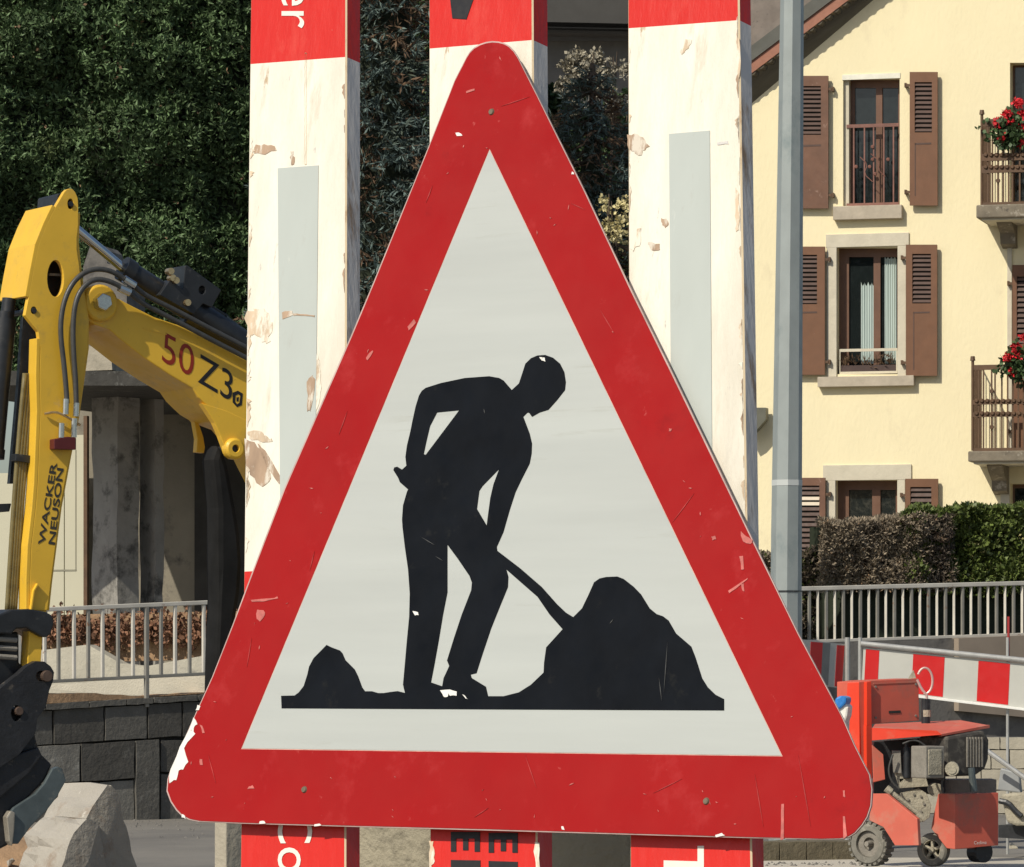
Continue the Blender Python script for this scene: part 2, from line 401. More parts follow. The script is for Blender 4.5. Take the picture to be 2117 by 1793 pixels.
def edgewear(px_fn, y0, y1, n, seed, wmax, mt):
    def f(t):
        r_ = random.Random(seed)
        for i in range(n):
            y = r_.uniform(y0, y1); L = r_.uniform(12, 60); w0 = r_.uniform(2, wmax); x = px_fn(y); s_ = 1 if wmax > 0 else -1; x += s_ * 2.2
            PP.one('bare_patch', mt, t, [(x, y), (x + s_ * abs(w0) * .6, y + L * .1), (x + s_ * abs(w0), y + L * .25), (x + s_ * abs(w0) * .5, y + L * .4), (x + s_ * abs(w0) * r_.uniform(.4, 1), y + L * .6), (x + s_ * abs(w0) * .3, y + L * .8), (x, y + L)], .0007, .0005)
    return f
p1 = [(518, -40), (716, -40), (714, 1810), (496, 1810)]
p2 = [(886, -40), (1101, -40), (1110, 1810), (888, 1810)]
p3 = [(1297, -40), (1527, -40), (1554, 1810), (1302, 1810)]
plank('white plank with red ends, leftmost of three behind the sign, white letters er at top', p1, .024,
      [(-60, -75, 1), (133, 118, 0), (1182, 1172, 1), (1810, 1825, 1)],
      [edgewear(lambda y: 518.5 - y * .0118, 10, 1150, 16, 3, 10, TANWOOD), edgewear(lambda y: 714, 140, 640, 5, 4, -6, BAREWOOD), stripf([(574, 348), (658, 342), (651, 1040), (579, 1044)]),
       txf('er', (582, -36), (0, 108), (102, 0), LETW), txf('Co', (575, 1672), (0, 108), (102, 0), LETW),
       chipf([(524, 302), (545, 299), (568, 303), (570, 313), (548, 318), (526, 319)], BAREWOOD, 2.5, 3, 2),
       chipf([(507, 906), (534, 922), (546, 945), (552, 965), (561, 991), (541, 1004), (524, 991), (508, 968)], BAREWOOD, 3, 3, 3),
       chipf([(533, 918), (546, 930), (590, 1004), (584, 1008), (560, 980), (540, 940)], BAREWOOD, 1.5, 3, 4),
       chipf([(510, 640), (535, 638), (560, 650), (561, 690), (552, 706), (535, 700), (520, 690), (508, 700)], TANWOOD, 5, 4, 5),
       chipf([(582, 645), (604, 642), (606, 651), (583, 661)], BAREWOOD, 1.5, 3, 6, off=.0014),
       chipf([(606, 648), (650, 652), (650, 655), (606, 652)], BAREWOOD, 1, 6, 61, off=.0014),
       chipf([(652, 730), (662, 745), (664, 800), (655, 850), (648, 855), (652, 790)], TANWOOD, 2, 4, 7),
       chipf([(512, 890), (540, 893), (556, 905), (566, 912), (540, 914), (515, 905)], TANWOOD, 3, 4, 8),
       chipf([(634, 790), (646, 775), (652, 790), (643, 850), (636, 850)], BAREWOOD, 2, 4, 9, off=.0014),
       chipf([(600, 314), (606, 314), (608, 340), (602, 340)], BAREWOOD, 2, 4, 10),
       chipf([(630, 110), (634, 110), (633, 340), (630, 340)], EDGEW, .8, 30, 12)])
E_ = lambda x0, y0: [(x0, y0), (x0 + 60, y0), (x0 + 60, y0 + 41), (x0 + 49, y0 + 41), (x0 + 49, y0 + 14), (x0 + 36, y0 + 14), (x0 + 36, y0 + 38),
                     (x0 + 25, y0 + 38), (x0 + 25, y0 + 14), (x0 + 11, y0 + 14), (x0 + 11, y0 + 41), (x0, y0 + 41)]
polyf = lambda lp, mt, off=.0007: (lambda t: PP.one('lettering', mt, t, lp, off, .0006))
plank('white plank with red ends behind the sign apex, black lettering, middle of three', p2, .026,
      [(-60, -75, 1), (101, 83, 0), (1185, 1170, 1), (1810, 1825, 1)],
      [polyf([(926, -40), (935, 38), (964, 40), (992, -40)], LETB), polyf(E_(932, 1720), LETB), polyf(E_(1010, 1722), LETB),
       polyf([(932, 1778), (993, 1779), (993, 1830), (932, 1830)], LETB), polyf([(1010, 1780), (1070, 1782), (1070, 1830), (1010, 1830)], LETB),
       chipf([(888, 1738), (896, 1740), (898, 1775), (892, 1795), (888, 1795)], TANWOOD, 2, 4, 21),
       chipf([(1104, 1742), (1112, 1744), (1115, 1800), (1106, 1805)], TANWOOD, 3, 4, 22, off=.0002)])
plank('white plank with red ends nearest the metal pole, rightmost and widest of three', p3, .0215,
      [(-60, -78, 1), (59, 42, 0), (1190, 1172, 1), (1810, 1830, 1)],
      [edgewear(lambda y: 1526 + y * .0145, 30, 1050, 16, 5, -9, TANWOOD), edgewear(lambda y: 1526 + y * .0145, 60, 1050, 7, 6, -7, BAREWOOD), edgewear(lambda y: 1298.5, 80, 560, 5, 7, 6, TANWOOD), stripf([(1383, 277), (1467, 270), (1473, 1100), (1389, 1105)]),
       polyf([(1442, 1749), (1455, 1749), (1455, 1860), (1442, 1860)], LETW), polyf([(1372, 1779), (1442, 1781), (1442, 1797), (1372, 1795)], LETW),
       chipf([(1298, 280), (1320, 277), (1333, 290), (1341, 303), (1330, 312), (1322, 323), (1310, 312), (1299, 310)], BAREWOOD, 2, 3, 31),
       chipf([(1368, 452), (1378, 452), (1382, 466), (1374, 471), (1368, 464)], BAREWOOD, 1.5, 3, 32),
       chipf([(1340, 500), (1362, 505), (1364, 516), (1352, 520), (1342, 512)], BAREWOOD, 1.5, 3, 33),
       chipf([(1302, 478), (1322, 472), (1326, 500), (1310, 520), (1302, 515)], TANWOOD, 3, 3, 34),
       chipf([(1523, 75), (1529, 80), (1530, 160), (1526, 170), (1522, 130)], TANWOOD, 2, 5, 35),
       chipf([(1405, 105), (1418, 80), (1430, 82), (1422, 100), (1410, 112)], TANWOOD, 2, 3, 36),
       chipf([(1520, 390), (1527, 400), (1528, 470), (1523, 480), (1519, 440)], TANWOOD, 2, 5, 37),
       chipf([(1482, 295), (1504, 292), (1506, 297), (1484, 300)], SIDEW, 1, 3, 38)])

# concrete block that the planks lean on
BP = Plane(1030, 1750, 4.9, -39)
blk = thing('concrete_block', 'beige concrete block behind and between the lower ends of the planks', 'concrete block', Vector((BP.O.x, BP.O.y, 0)))
BP.one('block_body', CONCB, blk, [(640, 1640), (1330, 1650), (1340, 4100), (630, 4050)], 0, .12, bevel=.006)
CP = Plane(470, 1700, 6.2, 40)
cpst = thing('concrete_post', 'short pale concrete post below the left corner of the sign', 'post', Vector((CP.O.x, CP.O.y, 0)))
mb = MB(); CP.slab(mb, [(467, 1640), (540, 1640), (540, 3400), (467, 3400)], 0, .028); mb.build('post_shaft', CONC, cpst, bevel=.002)

# ------------------------------------------------------------------ warning sign
SO = .016
sg = thing('warning_sign', 'triangular red bordered road works sign with black digging figure', 'road sign', PP.at(1060, 1720, SO))
outer = [(964, 118), (971, 107), (980, 98), (992, 91), (1004, 87), (1017, 85), (1031, 86), (1042, 89), (1051, 94), (1061, 104), (1070, 118), (1110, 197), (1149, 276),
         (1208, 394), (1300, 590), (1388, 768), (1476, 950), (1564, 1133), (1650, 1310), (1742, 1484), (1766, 1540), (1786, 1580), (1798, 1603), (1803, 1633),
         (1801, 1666), (1793, 1690), (1783, 1706), (1768, 1723), (1755, 1731), (1738, 1735), (1700, 1736), (1552, 1733), (1303, 1726), (1000, 1717), (738, 1710), (498, 1703),
         (410, 1699), (390, 1695), (375, 1687), (364, 1676), (352, 1658), (344, 1636), (346, 1611), (352, 1592), (364, 1566), (400, 1484), (438, 1400), (480, 1293),
         (524, 1175), (587, 1010), (725, 695), (770, 588), (885, 305), (940, 165), (956, 134)]
inner = [(1012, 308), (1618, 1564), (498, 1549)]
PP.one('plate', ALU, sg, outer, SO, .0022, bevel=.0006)
def shrink(lp, k):
    cx = sum(p[0] for p in lp) / len(lp); cy = sum(p[1] for p in lp) / len(lp)
    return [(x + (cx - x) / math.hypot(cx - x, cy - y) * k, y + (cy - y) / math.hypot(cx - x, cy - y) * k) for x, y in lp]
PP.one('red_border', RED_SIGN, sg, shrink(outer, 3.0), SO + .0007, .0006, holes=[inner])
PP.one('white_panel', WHITE_SIGN, sg, shrink(inner, 3), SO + .0007, .0006)
PP.one('panel_edge', PINK_EDGE, sg, inner, SO + .0004, .0003)
fig = [(1057.8, 806.6), (1072.6, 793), (1079.4, 772.6), (1086, 752), (1097.5, 740.8), (1111, 735), (1127, 734), (1143, 739.7), (1157.6, 752), (1166.7, 770), (1169.7, 790.7),
       (1168, 806.6), (1152, 827), (1133.8, 847.4), (1115.7, 853), (1099.8, 862), (1094, 854), (1090.7, 853), (1081.7, 862), (1095, 897), (1099.8, 917.7), (1099, 938),
       (1095, 958.6), (1079, 990), (1065.8, 1017.5), (1054, 1053.8), (1040.8, 1100), (1027, 1131), (1028, 1139), (1075, 1175), (1120, 1214), (1152, 1250), (1170, 1267), (1185, 1276),
       (1203, 1258), (1217, 1229), (1228, 1204), (1239.5, 1196), (1253, 1193), (1276, 1192), (1289, 1197), (1309.5, 1213), (1325, 1229), (1343, 1258), (1357, 1269.6), (1370, 1274),
       (1382, 1283), (1397.5, 1310), (1411, 1321.5), (1429, 1337), (1438, 1360), (1451.6, 1402.7), (1463, 1421), (1479, 1436.5), (1497, 1445.6), (1497, 1469), (1040, 1467), (582, 1464.6),
       (581, 1438.7), (609, 1438), (617.6, 1431.5), (627.7, 1418.5), (635, 1395.5), (639, 1378), (648, 1361), (663.7, 1345), (675, 1333.5), (684, 1338), (702.6, 1345), (708, 1351),
       (714, 1365), (733, 1384), (740, 1398), (748.7, 1421.4), (754.4, 1429.3), (769, 1429.3), (782, 1433), (793, 1433), (805, 1431), (822, 1429), (837, 1432.7), (833, 1415.7),
       (836.7, 1374.9), (841, 1325), (845.8, 1275), (847, 1227), (843.5, 1177.5), (836.7, 1130), (832, 1090), (831, 1074), (833, 1045), (841, 1017.5), (843.5, 1012), (826.5, 997),
       (823, 988), (813, 972), (815, 966.5), (821, 965), (831, 971), (840, 963), (838, 945), (841, 922), (848, 893), (852.6, 870), (859, 841), (866, 818), (872, 808), (880, 802), (911.5, 792),
       (961, 781.6), (1011, 778), (1031.7, 781.6), (1041, 787)]
fh = [[(903.6, 853), (949, 848.6), (880, 940.4), (876, 939), (882, 911), (889, 881.4)],
      [(1031.7, 970), (1020, 1001.6), (1013.6, 1029), (1009, 1063), (1006, 1086.7), (986, 1052.7), (991, 1015), (997.7, 1005)],
      [(925, 1126.5), (946.7, 1156), (970.5, 1191), (975.5, 1204.7), (974, 1220.6), (954.6, 1270.5), (938.8, 1318), (924, 1365.8), (928.6, 1377), (917, 1402), (914, 1419), (891, 1411),
       (898, 1375), (907, 1325), (916, 1270.5), (925, 1225), (925, 1177.5)],
      [(1046.5, 1177.5), (1075, 1202.5), (1111, 1234), (1136, 1270.5), (1163, 1301), (1129, 1338.6), (1124.7, 1370), (1123.6, 1390.7), (1097.5, 1415.7), (1072.6, 1431.5), (1041, 1439.5),
       (1009, 1439.5), (1004.5, 1420), (975, 1402), (973, 1395), (985, 1392), (997.7, 1352), (1016, 1297.7), (1036, 1248), (1050, 1214), (1051, 1193)]]
PP.one('pictogram', BLACK_SIGN, sg, fig, SO + .0011, .0005, holes=fh)
for x, y in ((1017, 232), (630, 1633), (1461, 1657)):
    mb = MB(); c = PP.at(x, y, SO); mb.cyl(c, c + PP.n * .0022, .0042, .0028, 14); mb.build('rivet', RIVET, sg)
chips = [([(400, 1484), (408, 1496), (400, 1506), (402, 1518), (388, 1534), (379, 1546), (388, 1575), (379, 1590), (368, 1594), (365, 1614), (359, 1612), (350, 1618), (349, 1602), (358, 1580), (373, 1546), (388, 1510)], CHIPW, 1.5),
         ([(413, 1498), (418, 1500), (422, 1515), (418, 1516)], CHIPP, 1), ([(412, 1570), (417, 1570), (418, 1582), (413, 1582)], CHIPP, 1),
         ([(1615, 1662), (1620, 1662), (1620, 1735), (1613, 1737), (1615, 1700)], CHIPP, .8), ([(1742, 1688), (1746, 1688), (1751, 1728), (1744, 1734)], CHIPP, .8),
         ([(1743, 1634), (1746, 1634), (1747, 1648), (1743, 1647)], CHIPP, .8), ([(1530, 1098), (1541, 1107), (1556, 1118), (1552, 1124), (1536, 1120)], CHIPP, 1.5),
         ([(1529, 1150), (1535, 1150), (1537, 1178), (1532, 1178)], CHIPP, 1), ([(1532, 1208), (1538, 1206), (1538, 1222), (1534, 1222)], CHIPP, 1),
         ([(942, 274), (952, 276), (955, 281), (944, 281)], CHIPW, 1), ([(515, 1626), (522, 1624), (525, 1630), (512, 1631)], CHIPP, 1),
         ([(537, 1698), (546, 1697), (549, 1703), (535, 1703)], CHIPW, 1), ([(375, 1684), (382, 1686), (384, 1693), (376, 1690)], CHIPW, 1),
         ([(408, 1458), (415, 1460), (412, 1468), (405, 1468)], CHIPW, 1), ([(650, 1704), (661, 1702), (664, 1707), (650, 1708)], CHIPW, 1),
         ([(1479, 1727), (1492, 1722), (1498, 1728), (1480, 1731)], CHIPW, 1), ([(1161, 1709), (1165, 1708), (1166, 1716), (1161, 1716)], CHIPW, 1),
         ([(519, 1240), (560, 1237), (574, 1234), (575, 1238), (545, 1243), (520, 1244)], CHIPP, 1), ([(1182, 354), (1187, 357), (1186, 361), (1181, 360)], CHIPW, 1),
         ([(531, 1262), (545, 1260), (548, 1270), (538, 1285), (531, 1280)], CHIPP, 2), ([(963, 189), (980, 184), (981, 187), (965, 193)], CHIPP, 1),
         ([(1383, 885), (1389, 886), (1388, 892), (1383, 891)], CHIPP, 1), ([(1471, 1110), (1478, 1108), (1480, 1114), (1473, 1117)], CHIPP, 1.2),
         ([(856, 660), (842, 676), (846, 684), (860, 668)], CHIPP, 1.5), ([(756, 740), (770, 724), (771, 728), (760, 745)], CHIPP, 1),
         ([(1505, 1222), (1515, 1215), (1545, 1195), (1546, 1198), (1520, 1218), (1508, 1226)], CHIPP, .8)]
for i, (lp, mt, am) in enumerate(chips):
    PP.one('paint_chip', mt, sg, jag(lp, am, 2, 50 + i), SO + .0013, .0005)
rr = random.Random(3)
for i in range(46):   # tiny nicks along the border
    k = rr.choice([0, 1, 2]); a, b = [((345, 1650), (1000, 90)), ((1020, 90), (1790, 1600)), ((380, 1690), (1750, 1730))][k]
    t = rr.random(); x = a[0] + (b[0] - a[0]) * t; y = a[1] + (b[1] - a[1]) * t
    dx = [rr.uniform(15, 110), -rr.uniform(15, 110), 0][k]; dy = [0, 0, -rr.uniform(12, 130)][k]; x += dx; y += dy
    s_ = rr.uniform(.8, 2.2); an = rr.uniform(0, 3.14); L = s_ * rr.uniform(1, 3)
    lp = [(x + math.cos(an) * L, y + math.sin(an) * L), (x - math.sin(an) * s_ * .5, y + math.cos(an) * s_ * .5), (x - math.cos(an) * L, y - math.sin(an) * L), (x + math.sin(an) * s_ * .5, y - math.cos(an) * s_ * .5)]
    PP.one('paint_chip', CHIPP, sg, jag(lp, .5, 2, i), SO + .0013, .0005)
SCR = mat('fine_red_scratch', (.40, .035, .032), .5, var=.4, scale=80); SCB = mat('fine_black_scratch', (.06, .06, .058), .5, var=.4, scale=80)
def scratch(x, y, dx, dy, w_, mt, o=.0013):
    L = math.hypot(dx, dy); nx_, ny_ = -dy / L * w_, dx / L * w_
    PP.one('scratch', mt, sg, [(x, y), (x + dx * .5 + nx_, y + dy * .5 + ny_), (x + dx, y + dy), (x + dx * .5 - nx_, y + dy * .5 - ny_)], SO + o, .0004)
for a_ in ((1560, 1600, 18, 110), (1650, 1560, 26, 150), (1085, 1560, 24, 70), (520, 1320, -10, 60), (700, 900, 18, -50), (1240, 640, 30, 50), (1390, 1080, 45, -60), (1095, 200, -60, 20), (640, 1180, 10, -40), (980, 1690, 30, -20),
           (1350, 1640, 60, -30), (430, 1560, 16, 60), (880, 420, 14, -36), (1180, 420, 30, 14)): scratch(*a_, .9, SCR)
for a_ in ((1380, 1325, -8, 110), (1362, 1400, 6, 50), (900, 1150, 16, 10), (1000, 845, 2, 10), (1260, 1290, 8, -10), (870, 1110, 30, 18)): scratch(*a_, .8, SCB, .0017)
for lp in ([(910, 1428), (930, 1426), (945, 1430), (944, 1438), (930, 1438), (926, 1434), (926, 1441), (918, 1441)], [(956, 1436), (962, 1440), (967, 1446), (963, 1444)],
           [(853, 1264), (864, 1266), (866, 1272), (858, 1272)], [(1115, 739), (1126, 740), (1128, 748), (1120, 745)]):
    PP.one('paint_chip', CHIPW, sg, jag(lp, .8, 2, 7), SO + .0017, .0005)

# ------------------------------------------------------------------ lamp-post like metal pole
DP = 31.6
pole = thing('metal_pole', 'tall grey galvanised steel pole in front of the cream house', 'pole', (P(1625, 1380, DP).x, DP, 0))
def pole_ring(px, z, hw):   # octagon, one wide face towards the camera-left
    c = Vector(((px - CX) * DP / F, DP + .06, z)); r = hw * DP / F
    return [c + Vector((math.cos(a) * r * 1.08, math.sin(a) * r * 1.08, 0)) for a in [R(-140 + 45 * i + 5) for i in range(8)]]
rings = [pole_ring(1623, 0, 31), pole_ring(1627, CAMZ + (1380 - 1100) * DP / F, 29.5), pole_ring(1638.5, CAMZ + 1380 * DP / F, 22.5), pole_ring(1652, 11, 16)]
mb = MB(); mb.add([p for r_ in rings for p in r_], [(i * 8 + j, i * 8 + (j + 1) % 8, (i + 1) * 8 + (j + 1) % 8, (i + 1) * 8 + j) for i in range(3) for j in range(8)] + [tuple(range(24, 32))])
mb.build('shaft', GALV, pole)
def band(y, h, mt, name, g):
    z0 = CAMZ + (1380 - y) * DP / F; z1 = z0 - h * DP / F; k = (y) / 1100; px = 1638.5 + (1627 - 1638.5) * k; hw = 22.5 + 7 * k
    a, b = pole_ring(px, z0, hw + g), pole_ring(px, z1, hw + g); q = MB()
    q.add(a + b, [(j, (j + 1) % 8, 8 + (j + 1) % 8, 8 + j) for j in range(8)]); q.build(name, mt, pole)
band(992, 12, TAPE, 'tape_band', .7); band(1221, 3, BLK, 'cable_tie', 1.2)

# ------------------------------------------------------------------ cream house
HP = Plane(1850, 500, 65, -15)
gz = lambda v: Vector((v.x, v.y, 0))
hs = thing('cream_house', 'cream rendered house with brown louvred shutters and iron balconies', 'house', gz(HP.O))
W1 = (1756 - 13, 162, 1860, 426); W2 = (1729.5, 511.6, 1858, 774); W3 = (1727, 993, 1855, 1330); D4 = (2093, 548, 2190, 930); D5 = (2088, 130, 2190, 424); D6 = (2088, 1000, 2190, 1400)
def rl(r): return [(r[0], r[1]), (r[2], r[1]), (r[2], r[3]), (r[0], r[3])]
gable = [(1400, 330), (1500, 260), (1900, -80), (2300, -410), (2700, -80), (3000, 200), (3000, 1700), (1400, 1700)]
HP.one('wall', STUCCO, hs, gable, 0, .35, holes=[rl(r) for r in (W1, W2, W3, D4, D5, D6)])
# roof: verge slab overhanging the gable wall
OV = .30
def roofline(x, base): return base - (x - 1663) * (68 / 90.)
for nm, lo, hi, o0, th, mt in (('soffit', 68, 50, OV - .03, OV + 1.6, SOFF), ('fascia_board', 69, 43, OV, .03, FASC), ('verge_trim', 43, 12, OV + .03, .10, ROOFG)):
    lp = [(1380, roofline(1380, hi)), (1900, roofline(1900, hi)), (1900, roofline(1900, lo)), (1380, roofline(1380, lo))]
    HP.one(nm, mt, hs, lp, o0, th)
HP.one('roof', ROOFT, hs, [(1380, roofline(1380, -2)), (1900, roofline(1900, -2)), (1900, roofline(1900, 14)), (1380, roofline(1380, 14))], OV - .02, 9)
mb = MB()
for i in range(30):   # added teeth tucked behind the fascia, shaped to cast a serrated shadow
    x = 1400 + i * 17.2; y = roofline(x, 66)
    c = HP.at(x, y, OV - .035); ax = HP.n
    t_ = MB(); t_.cyl(c - ax * .25, c + ax * .02, .062, .062, 12); t_.build('verge_shadow_tooth', SHADOWTOOTH, hs)
HP.one('rear_gable', ROOFT, hs, [(1400, roofline(1400, 16)), (1900, roofline(1900, 16)), (1900, roofline(1900, -420)), (1400, roofline(1400, -420))], -1.2, .2)
SH = Plane(1850, 500, 65, -15)
def shutter(x0, y0, x1, y1, lx0, ly0, lx1, ly1, ns, mt, broken=None, panel=None):
    holes = [[(lx0, ly0), (lx1, ly0), (lx1, ly1), (lx0, ly1)]]
    o = HP.one('shutter', mt, hs, [(x0, y0), (x1, y0), (x1, y1), (x0, y1)], .11, .045, holes=holes)
    HP.rone('shutter_back', JOINT, o, lx0 - 1, ly0 - 1, lx1 + 1, ly1 + 1, .068, .004)
    st = (ly1 - ly0) / ns
    for i in range(ns):
        y = ly0 + st * (i + .5); a, b = HP.at(lx0, y, .09), HP.at(lx1, y, .09); q = MB()
        h = st * .30 * 65 / F; dn = Vector((0, 0, -h)); of = HP.n * .014; th = Vector((0, 0, .006))
        q.hexa([a - dn - of + th, b - dn - of + th, b - dn - of, a - dn - of, a + dn + of + th, b + dn + of + th, b + dn + of, a + dn + of])
        q.build('slat', PALES if broken and i in broken else SLAT, o)
    if panel:
        px0, py0, px1, py1 = panel; q = MB()
        HP.rect(q, px0, py0, px1, py0 + 2.5, .113, .004); HP.rect(q, px0, py0, px0 + 2, py1, .113, .004)
        q.build('panel_groove', SLAT, o)
    for yy in (y0 + (y1 - y0) * .1, y0 + (y1 - y0) * .9):
        q = MB(); s_ = 1 if x0 > 1780 else -1; xe = x0 if s_ > 0 else x1
        HP.rect(q, min(xe, xe - s_ * 9), yy - 2.5, max(xe, xe - s_ * 9), yy + 2.5, .10, .015)
        HP.rect(q, xe - s_ * 9 - 2, yy - 5, xe - s_ * 9 + 2, yy + 4, .10, .1); q.build('hinge', IRON, o)
    return o
shutter(1880.6, 149, 1938, 425, 1891, 170, 1926.5, 274, 11, SHUT, panel=(1891, 296, 1925, 405))
shutter(1640, 157, 1712, 431, 1650, 178, 1697, 279, 11, SHUTO, panel=(1650, 300, 1697, 410))
shutter(1873, 506, 1937, 777, 1886, 525, 1924.5, 627.6, 11, SHUT, panel=(1888, 645, 1922, 765))
shutter(1630, 510, 1705, 775, 1642, 527, 1689, 629, 11, SHUT, panel=(1642, 645, 1689, 765))
shutter(1871.5, 990, 1939, 1330, 1882, 1007, 1925.5, 1130, 11, SHUT)
shutter(1630, 988, 1706, 1330, 1642, 1004, 1694, 1145, 13, SHUTO, broken=(2, 3))
shutter(2093, 548, 2150, 930, 2102, 572, 2140, 712, 13, SHUT)
def window(r, mull, left, curtains, bars):
    x0, y0, x1, y1 = r
    o = HP.one('window', FRAME, hs, [(x0 - 8, y0 - 8), (x1 + 8, y0 - 8), (x1 + 8, y1 + 8), (x0 - 8, y1 + 8)], -.20, .05,
               holes=[[(left + 10, y0 + 20), (mull[0], y0 + 20), (mull[0], y1 - 4), (left + 10, y1 - 4)], [(mull[1], y0 + 20), (x1 - 3, y0 + 20), (x1 - 3, y1 - 4), (mull[1], y1 - 4)]])
    HP.rone('pane', GLASS, o, x0 - 6, y0 - 6, x1 + 6, y1 + 6, -.235, .006)
    for cx0, cx1, cy0, cy1 in curtains:   # pleated curtain in front of the inner dark
        q = MB(); n_ = 26; top = []; bot = []
        for i in range(n_ + 1):
            x = cx0 + (cx1 - cx0) * i / n_; d_ = -.222 + .010 * math.sin(i * 1.25)
            top.append(HP.at(x, cy0 + 8 * abs(math.sin(i * .42)), d_)); bot.append(HP.at(x, cy1, d_))
        q.add(top + bot, [(i, i + 1, n_ + 2 + i, n_ + 1 + i) for i in range(n_)]); q.build('curtain', CURT, o, smooth='all')
    return o
window(W1, (1811, 1824), 1757, [], None)
window(W2, (1806, 1820), 1745, [(1780, 1806, 583, 752), (1829, 1853, 528, 752)], None)
window(W3, (1803, 1820), 1745, [], None)
for r in (D4, D5, D6): 
    o = HP.rone('window', FRAME, hs, r[0] - 4, r[1] - 4, r[2] + 4, r[3] + 4, -.28, .05)
    HP.rone('pane', GLASS, o, r[0] + 10, r[1] + 10, r[2] - 10, r[3] - 10, -.272, .01)
# inner dark boxes are the pane glass; stone surrounds and sills
def stone(name, x0, y0, x1, y1, off, mt=STONET): HP.rone(name, mt, hs, x0, y0, x1, y1, off, off + .05, bevel=.006)
stone('sill', 1722, 427, 1864, 451, .12, SILL)
stone('jamb_stone', 2082, 470, 2092, 930, .03); stone('jamb_stone', 2068, 985, 2087, 1300, .03); stone('lintel', 1707, 485, 1879, 508, .03); stone('jamb_stone', 1709, 508.5, 1729.5, 779, .028); stone('jamb_stone', 1855.5, 508.5, 1873, 779, .028)
stone('sill', 1690, 779.5, 1889, 797, .12, SILL)
stone('lintel', 1701, 962, 1884, 992, .03); stone('jamb_stone', 1709, 992.5, 1727, 1330, .028); stone('jamb_stone', 1855, 992.5, 1871, 1330, .028)
HP.rone('reveal_strip', mat('white_reveal', (.8, .78, .66), .8), hs, 1741, 155, 1861, 161.5, .012, .03)
HP.rone('jamb_stone', STONET, hs, 1743.5, 162, 1755, 425, -.06, .13)
# iron guards in the windows
def guard(x0, x1, y0, y1, xs, mt, off=-.04, orn=True):
    q = MB(); HP.rect(q, x0, y0, x1, y0 + 3.5, off, .02); HP.rect(q, x0, y1 - 3, x1, y1, off, .02)
    o = q.build('window_guard', mt, hs)
    for x in xs:
        HP.rone('bar', mt, o, x - 1.4, y0 + 3, x + 1.4, y1 - 3, off - .002, .014)
    if orn:
        cx = (x0 + x1) / 2; q = MB()
        for a in ([(cx - 26, 325), (cx - 10, 340), (cx - 18, 360), (cx, 376)], [(cx + 26, 365), (cx + 12, 352), (cx + 12, 332), (cx - 4, 318)]):
            q.tube([HP.at(x, y, off + .01) for x, y in a], .007, 6, smooth=1)
        for (x, y) in ((cx, 330), (cx - 6, 345), (cx + 5, 360), (cx + 32, 330), (cx - 34, 345), (cx, 304)):
            q.cyl(HP.at(x, y, off), HP.at(x, y, off + .02), .03, .02, 8)
        q.build('scrollwork', mt, o)
guard(1750, 1858, 258, 424, [1765, 1787, 1806, 1827, 1847], IRONR)
guard(1735, 1855, 722, 772, [1736, 1854], STONET, orn=False)
bx = thing('flower_box', 'window box with dried plants behind the low rail of the middle window', 'flower box', HP.at(1795, 772, -.02))
HP.rone('box', POT, bx, 1738, 756, 1852, 772, -.06, .1)
pts = np.array([HP.at(rr.uniform(1738, 1852), rr.uniform(738, 760), -.08) for _ in range(60)])
raw_mesh('dried_stems', sprays(pts, np.tile([0, -.2, 1.], (60, 1)), .09, 4, .2), 4, SPRB, bx)
# wall lantern left of the pole
wl = thing('wall_box', 'small grey box fixed to the cream wall left of the pole', 'wall lamp', HP.at(1568, 900, 0))
HP.one('housing', mat('grey_box', (.12, .12, .09), .5), wl, [(1545, 843), (1583, 843), (1583, 868), (1558, 896), (1545, 904)], .28, .20)
HP.rone('arm', IRON, wl, 1545, 862, 1556, 870, .09, .09)
